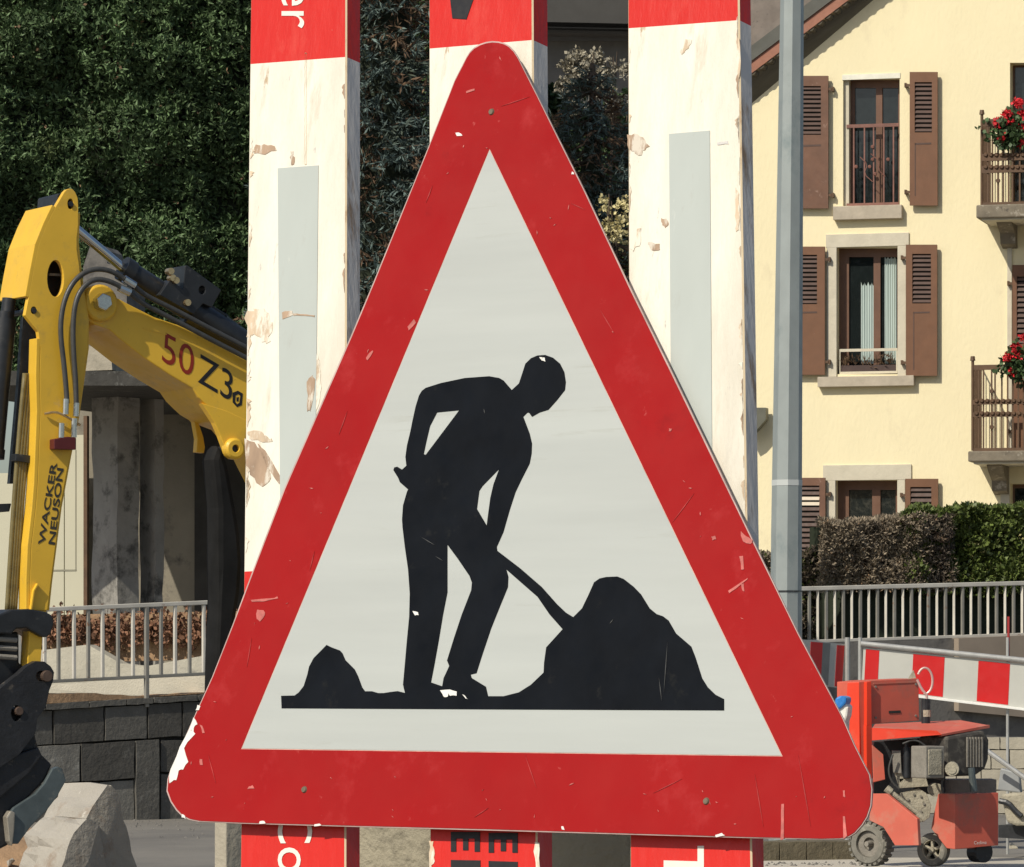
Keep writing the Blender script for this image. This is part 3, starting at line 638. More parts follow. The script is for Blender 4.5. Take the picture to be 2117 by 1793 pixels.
# balconies
def balcony(xp, xs, ytop, yr, yb, ys0, ys1, bands, slabx, label):
    D = 1.0; q = MB()
    HP.rect(q, slabx, ys0, 2400, ys1, D, D - .002); o = q.build('balcony_slab', BALC, hs, bevel=.02)
    HP.rone('balcony_slab_edge', STONET, o, slabx + 12, ys1 - 1, 2390, ys1 + 5, D - .06, D - .07)
    rail = MB(); HP.rect(rail, xp, yr, 2390, yr + 3.5, D - .06, .03); HP.rect(rail, xp, yb - 5, 2390, yb - 2, D - .06, .03)
    ra = rail.build('balcony_railing', IRON, hs)
    q = MB(); a = HP.at(xp, yb, D - .075); q.cyl(a, HP.at(xp, ytop + 4, D - .075), .022, n=8); top = HP.at(xp, ytop, D - .075); q.cyl(top - Vector((0, 0, .035)), top + Vector((0, 0, .03)), .04, .03, 8); q.build('corner_post', IRON, ra)
    for x in xs + list(range(int(xs[-1]) + 12, 2390, 11)): HP.rone('baluster', IRON, ra, x - 1.6, yr + 3, x + 1.6, yb - 4, D - .065, .018)
    for yy in bands:
        q = MB(); HP.rect(q, xp, yy - 2, 2390, yy + 2, D - .05, .03)
        for x in np.arange(xp + 8, 2300, 11): c = HP.at(x, yy, D - .045); q.cyl(c, c + HP.n * .02, .034, .02, 8)
        q.build('ornament_band', IRON, ra)
    for yy in (bands[0] - 20, bands[1] + 28):
        q = MB(); c = HP.at(xs[2], yy, D - .04); q.cyl(c - HP.n * .02, c + HP.n * .02, .035, .03, 8); q.build('ornament', IRON, ra)
    # side railing back to the wall
    q = MB(); A = HP.at(xp, yr, D - .075); B = A - HP.n * (D - .08); q.cyl(A, B, .012, n=6)
    zl = (HP.at(xp, yb, D - .075).z)
    for k in range(1, 9): p = A.lerp(B, k / 9); q.cyl((p.x, p.y, zl), p, .008, n=6)
    q.build('side_railing', IRON, ra)
    # corbel
    q = MB(); x0 = slabx + 55; cz = [(0, 0), (-.75, 0), (-.75, -.10), (-.6, -.18), (-.45, -.24), (-.28, -.30), (-.22, -.45), (0, -.5)]
    bw = HP.at(x0, ys1 + 4, 0); L = [bw - HP.n * a + Vector((0, 0, b)) for a, b in cz]
    q.slab(L, [], HP.t * .22); q.build('corbel', BALC, hs)
balcony(2030, [2042, 2051.5, 2063, 2074, 2085, 2093, 2108], 232, 247, 424, 424, 441, (320.6, 345.7), 2018, '')
balcony(2011, [2023, 2033, 2050, 2057, 2071], 741, 755, 932, 933, 950, (829, 855), 2001, '')
def geranium(px, py, w_, h_, label, n=260):
    b = HP.at(px, py + h_ * .55, .95); t = thing('geranium', label, 'flowers', b, 'red geraniums hanging on the balcony railings')
    q = MB(); HP.rect(q, px - w_ * .3, py + h_ * .3, px + w_ * .6, py + h_ * .55, .97, .16); q.build('trough', POT, t)
    n = int(n * 1.6)
    def cloud(k, cx, cy, sx, sy): return np.array([HP.at(cx + rng.normal() * sx, cy + rng.normal() * sy, 1.0 + rng.normal() * .07) for _ in range(k)])
    raw_mesh('leaves', sprays(cloud(n, px + 8, py + h_ * .2, w_ * .32, h_ * .2), rng.normal(size=(n, 3)), .08, 4, .8), 4, FLG, t)
    c = np.concatenate([cloud(64, px + a * w_, py + b * h_, 4.2, 4.2) for a, b in ((-.35, -.05), (-.05, -.3), (.3, -.6), (.1, -.05), (.45, .1), (-.2, .35), (.5, -.3), (.4, .5))])
    raw_mesh('blossoms', sprays(c, rng.normal(size=(len(c), 3)), .045, 4, .9), 4, REDF, t)
geranium(2086, 258, 66, 74, 'red geranium on the upper balcony railing')
geranium(2104, 742, 54, 74, 'red geranium on the lower balcony railing')

# ------------------------------------------------------------------ grey house far behind the spruce
G = Plane(1220, 100, 80, 8)
gh = thing('grey_house', 'dark grey house with eaves glimpsed between the planks behind the trees', 'house', gz(G.O))
G.one('wall', mat('beige_grey_wall', (.16, .15, .135), .9, var=.1), gh, [(1060, 85), (1420, 85), (1420, 1500), (1060, 1500)], 0, .3)
G.rone('roof', SHADEWALL, gh, 1040, -260, 1440, 52, .7, 3)
G.rone('gutter', mat('dark_gutter', (.03, .03, .028), .5), gh, 1040, 54, 1440, 63, .78, .3)
G.rone('eave_board', mat('eave_board', (.11, .10, .09), .8), gh, 1040, 66, 1440, 74, .6, .5)

# ------------------------------------------------------------------ left side: underpass building with pillars
BW = Plane(300, 1000, 46, -20)
ub = thing('stone_building', 'shaded grey building with rough concrete pillars behind the excavator', 'building', gz(BW.O))
BW.one('back_wall', mat('stained_wall_concrete', (.24, .215, .165), .92, var=.15, scale=2, bump=.5, bscale=20, speck=((.10, .09, .075), 2.2, .55, .68)), ub, [(105, 780), (760, 780), (760, 1600), (105, 1600)], 0, .3)
BW.rone('recess_shade_panel', mat('painted_recess_shade', (.045, .042, .037), .95, var=.3, scale=3), ub, 402, 780, 760, 1340, .06, .05)  # near-black panel paints the deep shade on this part of the back wall
UP = Plane(240, 1000, 42.5, 38)
def pillar(xc, xl, y0, y1, xr, mt):
    o = UP.at(xc, y0); a = UP.at(xc, y0); b = UP.at(xr, y0); wd = (b - a).dot(UP.t); dp = (xc - xl) * 42.5 / F / math.sin(R(38))
    q = MB(); zt = a.z; zb = UP.at(xc, y1).z; e = UP.t * wd; k = UP.n * -dp
    nseg = 14; vs = []; r_ = random.Random(int(xc))
    for i in range(nseg + 1):
        z = zt + (zb - zt) * i / nseg
        for s_ in (Vector((0, 0, 0)), e, e + k, k):
            j = Vector((r_.uniform(-1, 1), r_.uniform(-1, 1), 0)) * .012
            vs.append(Vector((a.x, a.y, z)) + s_ + j)
    fs = [(i * 4 + j, i * 4 + (j + 1) % 4, (i + 1) * 4 + (j + 1) % 4, (i + 1) * 4 + j) for i in range(nseg) for j in range(4)] + [(0, 1, 2, 3), tuple(range(nseg * 4, nseg * 4 + 4))]
    q.add(vs, fs); q.build('pillar', mt, ub)
PIL = mat('rough_pillar_concrete', (.31, .295, .265), .9, var=.2, scale=3, bump=.8, bscale=14, speck=[((.10, .095, .085), 3, .52, .64)])
pillar(243, 184, 740, 1410, 288, PIL); pillar(320, 286, 790, 1400, 338, PIL)
RP = Plane(240, 760, 41.2, -12)
e0 = BW.at(228, 765, 0); e1 = e0 + BW.n * 5.1; pxl = CX + e1.x * F / e1.y
BW.one('roof_slab', mat('shade_dark_slab', (.045, .043, .038), .95, var=.4, scale=6, bump=1., bscale=15, speck=((.12, .12, .11), 6, .58, .66)), ub, [(pxl, 766), (1150, 770), (1150, 800), (pxl, 796)], 5.1, 5.1)  # slab colour painted near black as shade; its reach shaped for the diagonal shadow
RP.one('parapet', CONC, ub, [(174, 716), (228, 716), (232, 765), (174, 767)], 0, .5)
RP.one('upper_wall', CONCD, ub, [(172, 552), (185, 512), (205, 506), (214, 516), (222, 545), (262, 556), (262, 716), (172, 716)], -.05, .6)
for i in range(2):
    BW.rone('door_panel', BEIGEP, ub, 90 + i * 44, 900 - 0, 132 + i * 44, 1420, .5, .05)
BW.rone('door_trim', IRON, ub, 172.5, 860, 180, 1420, .54, .05)
BW.rone('panel_left', BEIGEP, ub, -90, 980, 88, 1420, .5, .05)
BW.rone('door_rail', mat('panel_groove', (.25, .24, .18), .7), ub, 100, 1178, 158, 1181, .504, .002)
BW.rone('door_rail', mat('panel_groove2', (.25, .24, .18), .7), ub, 155.5, 930, 157.5, 1180, .504, .002)

# planter bank behind the railing, with low pale wall and leaves
LW = Plane(300, 1690, 38.6, 35)
bank = thing('pale_kerb_wall', 'low pale concrete kerb wall behind the left railing', 'wall', gz(LW.at(260, 1440, -.5)))
KW = Plane(300, 1400, 40.2, -8)
KW.one('wall_body', mat('pale_plinth', (.50, .47, .38), .9, var=.15, scale=3, bump=.6, bscale=25, speck=((.3, .28, .24), 5, .6, .7)), bank, [(-60, 1362), (182, 1333), (250, 1372), (300, 1378), (420, 1356), (560, 1340), (560, 1470), (-60, 1470)], 0, .3)
KW.one('kerb', mat('pale_kerb', (.58, .54, .44), .9, var=.12, scale=4, bump=.5), bank, [(-60, 1420), (103, 1416), (300, 1403), (560, 1390), (560, 1428), (300, 1438), (200, 1434), (103, 1424)], .9, .3)
lf = thing('leaf_litter', 'reddish fallen leaves and ivy behind the left railing', 'leaves', gz(KW.at(200, 1400, -.4)))
KW.one('earth_bank', EARTH, lf, [(-60, 1275), (560, 1262), (560, 1360), (-60, 1375)], -.6, .6)
pts = np.array([KW.at(rr.uniform(60, 560), rr.gauss(1300, 17), -.55 + rr.uniform(0, .12)) for _ in range(1800)])
raw_mesh('leaves', sprays(pts, rng.normal(size=(len(pts), 3)), .05, 2, .7), 4, LEAFLIT, lf, kind='stuff')

# stone retaining wall, stone by stone
rw = thing('stone_retaining_wall', 'dark squared stone retaining wall under the left railing', 'wall', gz(LW.O))
LW.one('backing', JOINT, rw, [(-120, 1478), (560, 1436), (560, 1800), (-120, 1800)], -.06, .5)
lerp = lambda a, b, t: a + (b - a) * t
ytop = lambda x: 1468 - (x - 100) * .062; y1_ = lambda x: 1541 - (x - 100) * .062; y2_ = lambda x: 1622 - (x - 100) * .06
def stone_px(x0, x1, ya, yb, mi):
    g = 2.0; q = MB(); r_ = random.Random(int(x0 * 7 + mi)); of = r_.uniform(-.015, .02); vs = []
    L = [(x0 + g, ya(x0) + g), (x1 - g, ya(x1) + g), (x1 - g, yb(x1) - g), (x0 + g, yb(x0) - g)]
    LW.slab(q, jag(L, 1.0, 4, int(x0)), of, .16)
    q.build('stone', STONES[mi], rw, bevel=.012)
    return
xs0 = [-80, -20, 45, 110, 216, 305, 377, 440, 520, 600]
for i, (a, b) in enumerate(zip(xs0, xs0[1:])): stone_px(a, b, ytop, y1_, [0, 1, 1, 0, 1, 0, 0, 1, 0][i])
xs1 = [-80, 0, 70, 167, 280]
for i, (a, b) in enumerate(zip(xs1, xs1[1:])): stone_px(a, b, y1_, y2_, [0, 1, 2, 0][i])
stone_px(280, 331, y1_, lambda x: 1720, 1)
for a, b, c, d_, mi in ((331, 392, 1528, 1598, 0), (331, 400, 1599, 1720, 1), (392, 470, 1524, 1600, 1), (400, 480, 1601, 1720, 0), (470, 560, 1520, 1612, 0)):
    stone_px(a, b, lambda x, c=c: c, lambda x, d_=d_: d_, mi)
for a, b, mi in ((-80, -10, 1), (-10, 60, 0), (60, 140, 1), (140, 205, 2), (205, 279, 2)): stone_px(a, b, y2_, lambda x: 1720, mi)
xs2 = [-80, 20, 95, 185, 262, 318, 410, 480, 600]
for a, b in zip(xs2, xs2[1:]):
    q = MB(); LW.slab(q, jag([(a + 1, ytop(a) - 12), (b - 1, ytop(b) - 12), (b - 1, ytop(b)), (a + 1, ytop(a))], .9, 5, int(a)), .03, .34); q.build('coping_stone', STONES[1], rw, bevel=.008)
be = MB(); LW.slab(be, jag([(90, 1434), (200, 1434), (300, 1440), (420, 1432), (600, 1424), (600, ytop(600) - 13), (90, ytop(90) - 13)], 1.2, 6, 4), -.01, .3)
be.build('earth_strip', EARTH, rw)

gv = MB(); r9 = random.Random(5)
for i in range(230):
    x_ = r9.uniform(-60, 420) if i % 3 else r9.uniform(1500, 1790); c = P(x_, 1700, 38.4 + (x_ - 300) * .0025 * 1.2 - r9.random() ** 1.3 * 4.5) if i % 3 else P(x_, 1790, 30.0 - r9.random() * .5); c.z = .004; g_ = r9.uniform(.006, .02)
    a = r9.uniform(0, 6); e = Vector((math.cos(a), math.sin(a), 0)) * g_; f_ = Vector((-math.sin(a), math.cos(a), 0)) * g_ * .7
    gv.add([c - e, c - f_, c + e, c + f_, c + Vector((0, 0, g_ * .8))], [(0, 1, 4), (1, 2, 4), (2, 3, 4), (3, 0, 4)])
tag(gv.build('gravel', CONCD, loc=(-3, 38, 0), kind='stuff'), 'loose gravel and crumbs scattered along the foot of the walls', 'gravel')
# left railing
lr = thing('iron_railing', 'short pale iron railing above the dark stone wall', 'railing', gz(LW.at(290, 1440, -.02)))
def bar3(pl, a, b, r, name, mt, par, off): 
    q = MB(); A = pl.at(*a, off); B = pl.at(*b, off); d = (B - A).normalized(); s_ = pl.n * r; u_ = d.cross(pl.n).normalized() * r
    q.hexa([A + s_ + u_, B + s_ + u_, B + s_ - u_, A + s_ - u_, A - s_ + u_, B - s_ + u_, B - s_ - u_, A - s_ - u_]); return q.build(name, mt, par, bevel=r * .3)
bar3(LW, (-60, 1267), (471, 1244), .019, 'top_rail', RAIL, lr, 0); bar3(LW, (-60, 1417), (471, 1391), .015, 'bottom_rail', RAILD, lr, 0)
yt = lambda x: 1267 - (x + 60) * .0433; yb_ = lambda x: 1417 - (x + 60) * .049
for i, x in enumerate([-50, -20, 10, 40, 65, 92, 121, 153, 182.5, 212, 244, 275, 333, 362, 392, 421, 450]):
    bar3(LW, (x, yt(x) + 4), (x, yb_(x) - 3), .0145, 'bar', RAIL if i % 2 else RAILD, lr, 0)
for x in (303, 30): bar3(LW, (x, yt(x) + 4), (x, 1462), .019, 'post', RAILD, lr, 0)

# ------------------------------------------------------------------ right: retaining wall, railing, hedges
RW = Plane(1900, 1400, 44, 30)
rwl = thing('concrete_retaining_wall', 'brownish concrete retaining wall below the right railing', 'wall', gz(RW.O))
RW.one('wall_body', CONCD, rwl, [(1500, 1336), (1980, 1321), (2300, 1308), (2300, 1720), (1500, 1720)], 0, .4)
RW.one('wall_cap', mat('brown_concrete', (.30, .245, .19), .9, var=.12, scale=3), rwl, [(1982, 1320), (2300, 1306), (2300, 1500), (1982, 1470)], .08, .5)
rail2 = thing('long_iron_railing', 'long white barred railing in front of the right hedges', 'railing', gz(RW.at(1900, 1318)))
ytr = lambda x: 1217.5 - (x - 1655) * .025; ybr = lambda x: 1327 - (x - 1655) * .033
bar3(RW, (1520, ytr(1520)), (2300, ytr(2300)), .022, 'top_rail', RAIL, rail2, -.05); bar3(RW, (1520, ybr(1520)), (2300, ybr(2300)), .016, 'bottom_rail', RAIL, rail2, -.05)
x = 1673.0 - 17.6 * 6; i = 0
while x < 2240:
    q = MB(); A = RW.at(x, ytr(x) + 4, -.05); B = RW.at(x, ybr(x) - 3, -.05)
    wd = .018 if i % 2 else .012; s_ = RW.t * wd; n_ = RW.n * (.010 if i % 2 else .014)
    if i % 2: s_, n_ = Vector((-.78, -.62, 0)) * .003 + Vector((.9, -.43, 0)) * .015, Vector((-.43, -.9, 0)) * .006
    q.hexa([A - s_ + n_, A + s_ + n_, B + s_ + n_, B - s_ + n_, A - s_ - n_, A + s_ - n_, B + s_ - n_, B - s_ - n_]); q.build('bar', RAIL if i % 2 else RAILD, rail2)
    x += 17.6; i += 1
def hedge(name, label, cat, pl, loop_fn, x0, x1, depth, mats, n, size, k=5, asp=.35, dry=.0, core=CORE, dirs=(0, -1, .6), lump=.18, cb=None):
    """loop_fn(x)->(ytop,ybottom) px"""
    t = thing(name, label, cat, gz(pl.at((x0 + x1) / 2, loop_fn((x0 + x1) / 2)[1], -depth / 2)))
    N = 40; q = MB(); top = []; 
    cx0 = x0 + min(62, (x1 - x0) * .3); xs = [cx0 + (x1 - cx0) * i / N for i in range(N + 1)]
    lp = [(x, loop_fn(x)[0] + 6) for x in xs] + [(x, cb or loop_fn(x)[1]) for x in xs[::-1]]
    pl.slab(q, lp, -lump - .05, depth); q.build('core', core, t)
    pts = []; dr = []
    while len(pts) < n:
        x = rr.uniform(x0, x1); a, b = loop_fn(x); 
        if rr.random() < .22: y = a + rr.uniform(-3, 5); off = -rr.uniform(0, depth * .8) ; d0 = (rr.uniform(-.5, .5), -.2, 1)
        else: y = rr.uniform(a, b); off = -rr.random() ** 1.5 * (lump + .10); d0 = dirs
        p = pl.at(x, y, off)
        nn = noise.noise(p * 1.1) * lump * 1.1 + noise.noise(p * 3) * lump * .7 + noise.noise(p * 7) * lump * .35
        p = p + pl.n * nn + Vector((0, 0, noise.noise(p * 3) * .05))
        pts.append(p[:]); dr.append((d0[0] + rr.gauss(0, .6), d0[1] + rr.gauss(0, .6), d0[2] + rr.gauss(0, .6)))
    pts = np.array(pts); dr = np.array(dr); 
    nd = int(n * dry)
    raw_mesh('foliage', sprays(pts[nd:], dr[nd:], size, k, asp), 4, mats[0], t, kind='stuff')
    if nd: raw_mesh('dry_leaves', sprays(pts[:nd], dr[:nd], size * .7, 2, .6), 4, mats[1], t, kind='stuff')
    return t
H1 = Plane(1800, 1150, 45.3, 22)
hedge('dead_hedge', 'brown dried out clipped hedge behind the right railing', 'hedge', H1,
      lambda x: (1080 - 6 * math.sin((x - 1500) / 60) + (14 if x < 1690 else 0) - (6 if x > 1750 else 0), 1222), 1690, 1975, .9, [LEAFB, THUJB], 8000, .05, 5, .30, dry=.12, lump=.16, cb=1330)
H2 = Plane(2050, 1150, 45.9, 22)
hedge('green_hedge', 'bright green leafy hedge right of the dead hedge', 'hedge', H2,
      lambda x: (1056 + 2 * math.sin(x / 17) + (22 * max(0, (1890 - x) / 40)), 1226), 1862, 2330, 1.2, [LEAFG, LEAFY], 9000, .06, 4, .6, dry=.10, lump=.22, cb=1330)
H4 = Plane(1640, 1180, 45.9, 22)
hedge('low_shrub', 'dark sparse shrub behind the pole beside the dead hedge', 'shrub', H4, lambda x: (1152 + 5 * math.sin(x / 9) - max(0, (x - 1640) * 0.3), 1330), 1480, 1688, .6, [LEAFB, LEAFG], 3000, .06, 4, .4, dry=.3, lump=.12)

# ------------------------------------------------------------------ big hedge upper left, spruce, leafy bush
TH = Plane(260, 300, 49, 12)
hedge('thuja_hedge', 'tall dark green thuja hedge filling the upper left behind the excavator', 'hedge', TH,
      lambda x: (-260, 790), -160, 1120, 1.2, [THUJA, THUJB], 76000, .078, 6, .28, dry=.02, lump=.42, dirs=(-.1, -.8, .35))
def spruce(name, label, px, d, ztop, rad, mats, zmin, size):
    base = P(px, 1380, d); base.z = 0; t = thing(name, label, 'tree', base)
    q = MB(); q.cyl(base, base + Vector((0, 0, ztop)), .2, .03, 10); q.build('trunk', BARK, t)
    q = MB(); q.cyl(base + Vector((0, 0, .5)), base + Vector((0, 0, ztop * .92)), rad * .5, .05, 14); q.build('inner_shade_cone', CORE, t)  # solid dark cone added inside the crown so the gaps look shaded
    pts = []; dr = []; q = MB(); r_ = random.Random(int(px))
    for z in np.arange(zmin, ztop, .11):
        rr_ = rad * (1 - z / ztop) ** .55; nb = 12; a0 = r_.uniform(0, 6)
        for b in range(nb):
            a = a0 + b * 2 * math.pi / nb + r_.uniform(-.25, .25); L = rr_ * r_.uniform(.7, 1.08)
            p0 = base + Vector((0, 0, z)); e = Vector((math.cos(a), math.sin(a), 0))
            if math.sin(a) > .3: continue        # the far half is out of sight
            tip = p0 + e * L + Vector((0, 0, -.20 * L + r_.uniform(-.12, .12)))
            q.tube([p0, p0.lerp(tip, .5) + Vector((0, 0, -.05)), tip], lambda s: .018 * (1 - s) + .004, 4)
            m_ = int(L * 17)
            for k in range(m_):
                s = .35 + .68 * (k + r_.random()) / m_; w_ = .24 * L * (1.05 - s) + .07
                lat = Vector((-e.y, e.x, 0)) * r_.uniform(-w_, w_)
                pts.append((p0.lerp(tip, s) + lat + Vector((0, 0, r_.uniform(-.10, .03))))[:]); dr.append((e + lat * 2 + Vector((0, 0, r_.uniform(-.5, .3))))[:])
    q.build('limbs', BARK, t)
    pts = np.array(pts); dr = np.array(dr)
    cl = np.array([noise.noise(Vector(p) * 2.2) for p in pts]); sel = (cl > .16) & (rng.random(len(pts)) < .8)
    raw_mesh('needles', sprays(pts[~sel], dr[~sel], size, 9, .16, 1.3), 4, mats[0], t, kind='stuff')
    raw_mesh('brown_twigs', sprays(pts[sel], dr[sel], size, 5, .2, 1.2), 4, mats[1], t, kind='stuff')
spruce('blue_spruce', 'blue grey spruce seen in the gap between left and middle planks', 790, 46.5, 12.5, 2.0, [SPRU, SPRB], 4, .10)
spruce('blue_spruce', 'blue grey spruce seen in the gap between middle and right planks', 1225, 49, 8.15, 2.3, [SPRU, SPRB], 3, .10)
def bush(name, label, px, py, d, rx, ry, n, mt, size=.05, asp=.75, cat='shrub', deep=.4, k_=22):
    base = P(px, 1380, d); base.z = 0; t = thing(name, label, cat, base)
    c = np.array(P(px, py, d)); u = rng.normal(size=(n, 3)); u /= np.linalg.norm(u, axis=1, keepdims=True); ce = rng.uniform(-1, 1, (k_, 3)) * .75; u = ce[rng.integers(0, k_, n)] + u * rng.random((n, 1)) ** .5 * (.34 if k_ < 30 else .22)
    pts = c + u * np.array([rx * d / F, deep, ry * d / F]); raw_mesh('foliage', sprays(pts, rng.normal(size=(n, 3)), size, 3, asp), 4, mt, t, kind='stuff')
    q = MB(); C0 = Vector(c)
    for i in range(5): e = C0 + Vector((rr.uniform(-1, 1) * rx * d / F * .8, rr.uniform(-.2, .2), rr.uniform(-.2, .9) * ry * d / F)); q.tube([base, base.lerp(e, .5) + Vector((rr.uniform(-.1, .1), 0, 0)), e], lambda s: .035 * (1 - s) + .006, 6)
    q.build('stems', BARK, t); return t
LEAFP = mat('pale_grey_leaves', (.32, .29, .22), .7, var=.3, island=.3)
bush('leafy_bush', 'sunlit yellow leaved bush beside the right plank above the sign edge', 1276, 456, 43.5, 44, 66, 210, mat('sunlit_leaves', (.55, .48, .24), .6, var=.2, island=.35), .045, deep=.3, k_=46)
bush('climbing_plant', 'grey green climber in front of the dark grey house wall', 1228, 175, 50, 92, 82, 1500, LEAFP, .05, deep=.3, k_=34)
bush('dark_shrub', 'dark leafy shrub filling the gap left of the right plank', 1220, 400, 51, 130, 240, 9000, THUJA, .08, deep=.5, k_=60)

# ------------------------------------------------------------------ mini excavator
XP = Plane(200, 700, 20, 30)
ex = thing('mini_excavator', 'yellow mini excavator with raised arm and black bucket', 'excavator', gz(XP.O))
side = [(133, 397), (138, 392), (144.5, 390), (151, 392), (156, 398), (161, 410), (162, 425), (162, 465), (159, 493), (159, 516), (164, 550), (168, 590), (176, 635), (183, 665), (180, 720), (171, 791),
        (161, 862), (144.6, 940), (125, 1048), (105, 1204), (98, 1262), (62, 1262), (62, 1200), (65, 1130), (74, 1050), (78, 1000), (82, 900), (84, 850), (82, 777), (84, 720), (79, 686), (65, 669), (52, 652),
        (58, 621), (68, 564), (79, 507.5), (96, 465), (113, 431)]
holes = [ell(115, 576, 17, 38), ell(146, 422, 6.5, 11, 12), ell(70, 642, 6, 8, 10)]
arm = XP.one('arm', YEL, ex, side, 0, .032, holes=holes, bevel=.004)
XP.one('arm_side_plate', YEL, arm, side[:18] + side[29:], -.27, .032, holes=holes, bevel=.004)
# front cover following the left edge, between the plates
def skin(name, mt, par, path, o0, o1, th=.02, bevel=.003):
    q = MB(); a = [XP.at(x, y, o0) for x, y in path]; b = [XP.at(x, y, o0) - XP.n * (o0 - o1) for x, y in path]
    nrm = []
    for i in range(len(a)):
        d = (a[min(i + 1, len(a) - 1)] - a[max(i - 1, 0)]).normalized(); nrm.append(d.cross(XP.n).normalized() * th)
    n_ = len(a); q.add(a + b + [p + v for p, v in zip(a, nrm)] + [p + v for p, v in zip(b, nrm)], 
        [(i, i + 1, n_ + i + 1, n_ + i) for i in range(n_ - 1)] + [(2 * n_ + i, 3 * n_ + i, 3 * n_ + i + 1, 2 * n_ + i + 1) for i in range(n_ - 1)] +
        [(i, 2 * n_ + i, 2 * n_ + i + 1, i + 1) for i in range(n_ - 1)] + [(n_ + i, n_ + i + 1, 3 * n_ + i + 1, 3 * n_ + i) for i in range(n_ - 1)] +
        [(0, n_, 3 * n_, 2 * n_), (n_ - 1, 3 * n_ - 1, 4 * n_ - 1, 2 * n_ - 1)])
    return q.build(name, mt, par, bevel=bevel)
skin('arm_front', YEL, arm, [(115, 428), (97, 465), (80, 507.5), (69, 564), (60, 615)], .0, -.30)
skin('arm_rear', YEL, arm, [(160, 440), (157, 500), (162, 550), (168, 600), (178, 660), (178, 720), (168, 791), (158, 862), (142, 940), (122, 1048), (102, 1204), (96, 1262)], -.01, -.12, -.015)
skin('arm_front_lower', YEL, arm, [(84, 700), (83, 740), (82, 777), (84, 850), (82, 900), (78, 1000), (74, 1050), (65, 1130), (62, 1200), (62, 1262)], .0, -.085)
XP.one('arm_tip', YEL, arm, [(60, 1255), (98, 1255), (88, 1310), (84, 1380), (56, 1385), (60, 1320)], -.005, .085, bevel=.004)
XP.one('top_block', BLK, ex, [(118, 402), (132, 398), (150, 410), (150, 450), (122, 450), (116, 425)], -.04, .22, bevel=.006)
for x, y in ((146, 422), (70, 642)): q = MB(); c = XP.at(x, y, 0); q.cyl(c + XP.n * -.3, c + XP.n * .007, .012, n=12); q.build('arm_pin', BLK, ex)
XP.rone('arm_inner', BLK, ex, 98, 535, 135, 618, -.12, .02)
XP.rone('hose_clip', DUSTG, ex, 104, 565, 132, 571, -.06, .02)
skin('lift_handle', YEL, arm, [(80, 1208), (72, 1222), (66, 1262)], .02, .0, .006, 0)
# boom
boomf = [(170, 607), (178, 596), (193, 590), (215, 594), (235, 612), (272, 632), (320, 656), (368, 672), (411, 692), (453, 714), (506, 743), (640, 820), (760, 960), (760, 1100), (700, 1300), (540, 1400),
         (560, 1400), (568, 1290), (594, 1100), (580, 1000), (545, 930), (506, 882), (470, 868), (440, 850), (425, 836), (411, 822), (398, 803), (354, 777), (298, 740), (247, 700), (227, 682), (198, 672), (181, 662), (170, 640)]
boom = XP.one('boom', YEL, ex, boomf, -.045, .36, bevel=.006)
q = MB(); c = XP.at(205, 627, -.045); q.ring(c, XP.n, .085, .03, .03); q.build('pivot_boss', YEL, boom, bevel=.003)
q = MB(); c = XP.at(211, 625, 0); q.cyl(c + XP.n * -.05, c + XP.n * .03, .046, .040, 6); q.build('pivot_nut', STEEL, ex, bevel=.004)
q = MB(); c = XP.at(482, 928, -.045); q.ring(c, XP.n, .05, .018, .03); q.build('cylinder_boss', YEL, boom, bevel=.002)
q = MB(); q.cyl(c - XP.n * .2, c + XP.n * .012, .018, n=12); q.build('cylinder_pin', BLK, ex)
XP.one('cylinder_lug', YEL, boom, [(418, 834), (430, 852), (444, 874), (456, 901), (469, 937), (480, 949), (494, 947), (504, 934), (508, 910), (512, 870), (470, 850)], -.043, .045, bevel=.003)
XP.one('cylinder_lug', YEL, boom, [(377, 845), (402, 873), (408, 907), (406, 935), (422, 937), (424, 925), (421, 905), (414, 884), (400, 850)], -.37, .04, bevel=.003)
skin('weld_seam', YEL, boom, [(295, 676), (318, 684), (345, 690)], -.043, -.06, .006, 0)
text_on(XP, '50', (331, 744), (70, 38), (6, -88), -.0435, mat('red_decal', (.26, .02, .006), .5), 'model_number', boom)
text_on(XP, 'Z3', (408, 789), (66, 39), (6, -86), -.0435, LETB, 'model_number', boom)
text_on(XP, 'WACKER', (92, 1126), (6.2, -40), (-19, -3), .0015, mat('black_decal', (.04, .035, .025), .5), 'maker_lettering', arm, .022)
text_on(XP, 'NEUSON', (113, 1129), (4.6, -40), (-19, -3), .0015, bpy.data.materials['black_decal'], 'maker_lettering', arm, .022)
XP.one('badge', LETB, boom, [(481, 812), (492, 808), (502, 814), (500, 838), (490, 842), (481, 832)], -.0437, .001, holes=[[(487, 818), (493, 815), (497, 819), (495, 833), (490, 836), (486, 830)]])
XP.one('badge', LETB, boom, [(489, 822), (494, 821), (493, 830), (489, 830)], -.0437, .001)
# cylinders
def pt(x, y, o): return XP.at(x, y, 0) + XP.n * o
q = MB(); q.cyl(pt(150, 438, -.15), pt(290, 556, -.15), .022, n=20); q.build('arm_cylinder_rod', CHROME, ex, smooth=True)
acy = MB(); acy.cyl(pt(283, 550, -.15), pt(425, 640, -.15), .052, n=20); acy.cyl(pt(281, 549, -.15), pt(300, 561, -.15), .060, n=20); acy.cyl(pt(420, 637, -.15), pt(540, 715, -.15), .07, n=16)
acy = acy.build('arm_cylinder', BLK, ex, smooth=True)
XP.one('cylinder_guard', BLK, ex, [(352, 578), (379, 598), (383, 549), (388, 549), (458, 600), (438, 636), (420, 628), (400, 650), (330, 610)], -.07, .15, holes=[ell(418, 600, 7, 9, 10)], bevel=.005)
XP.one('guard_plate', BLK, ex, [(385, 640), (440, 632), (470, 650), (520, 705), (520, 760), (380, 672)], -.13, .06, bevel=.004)
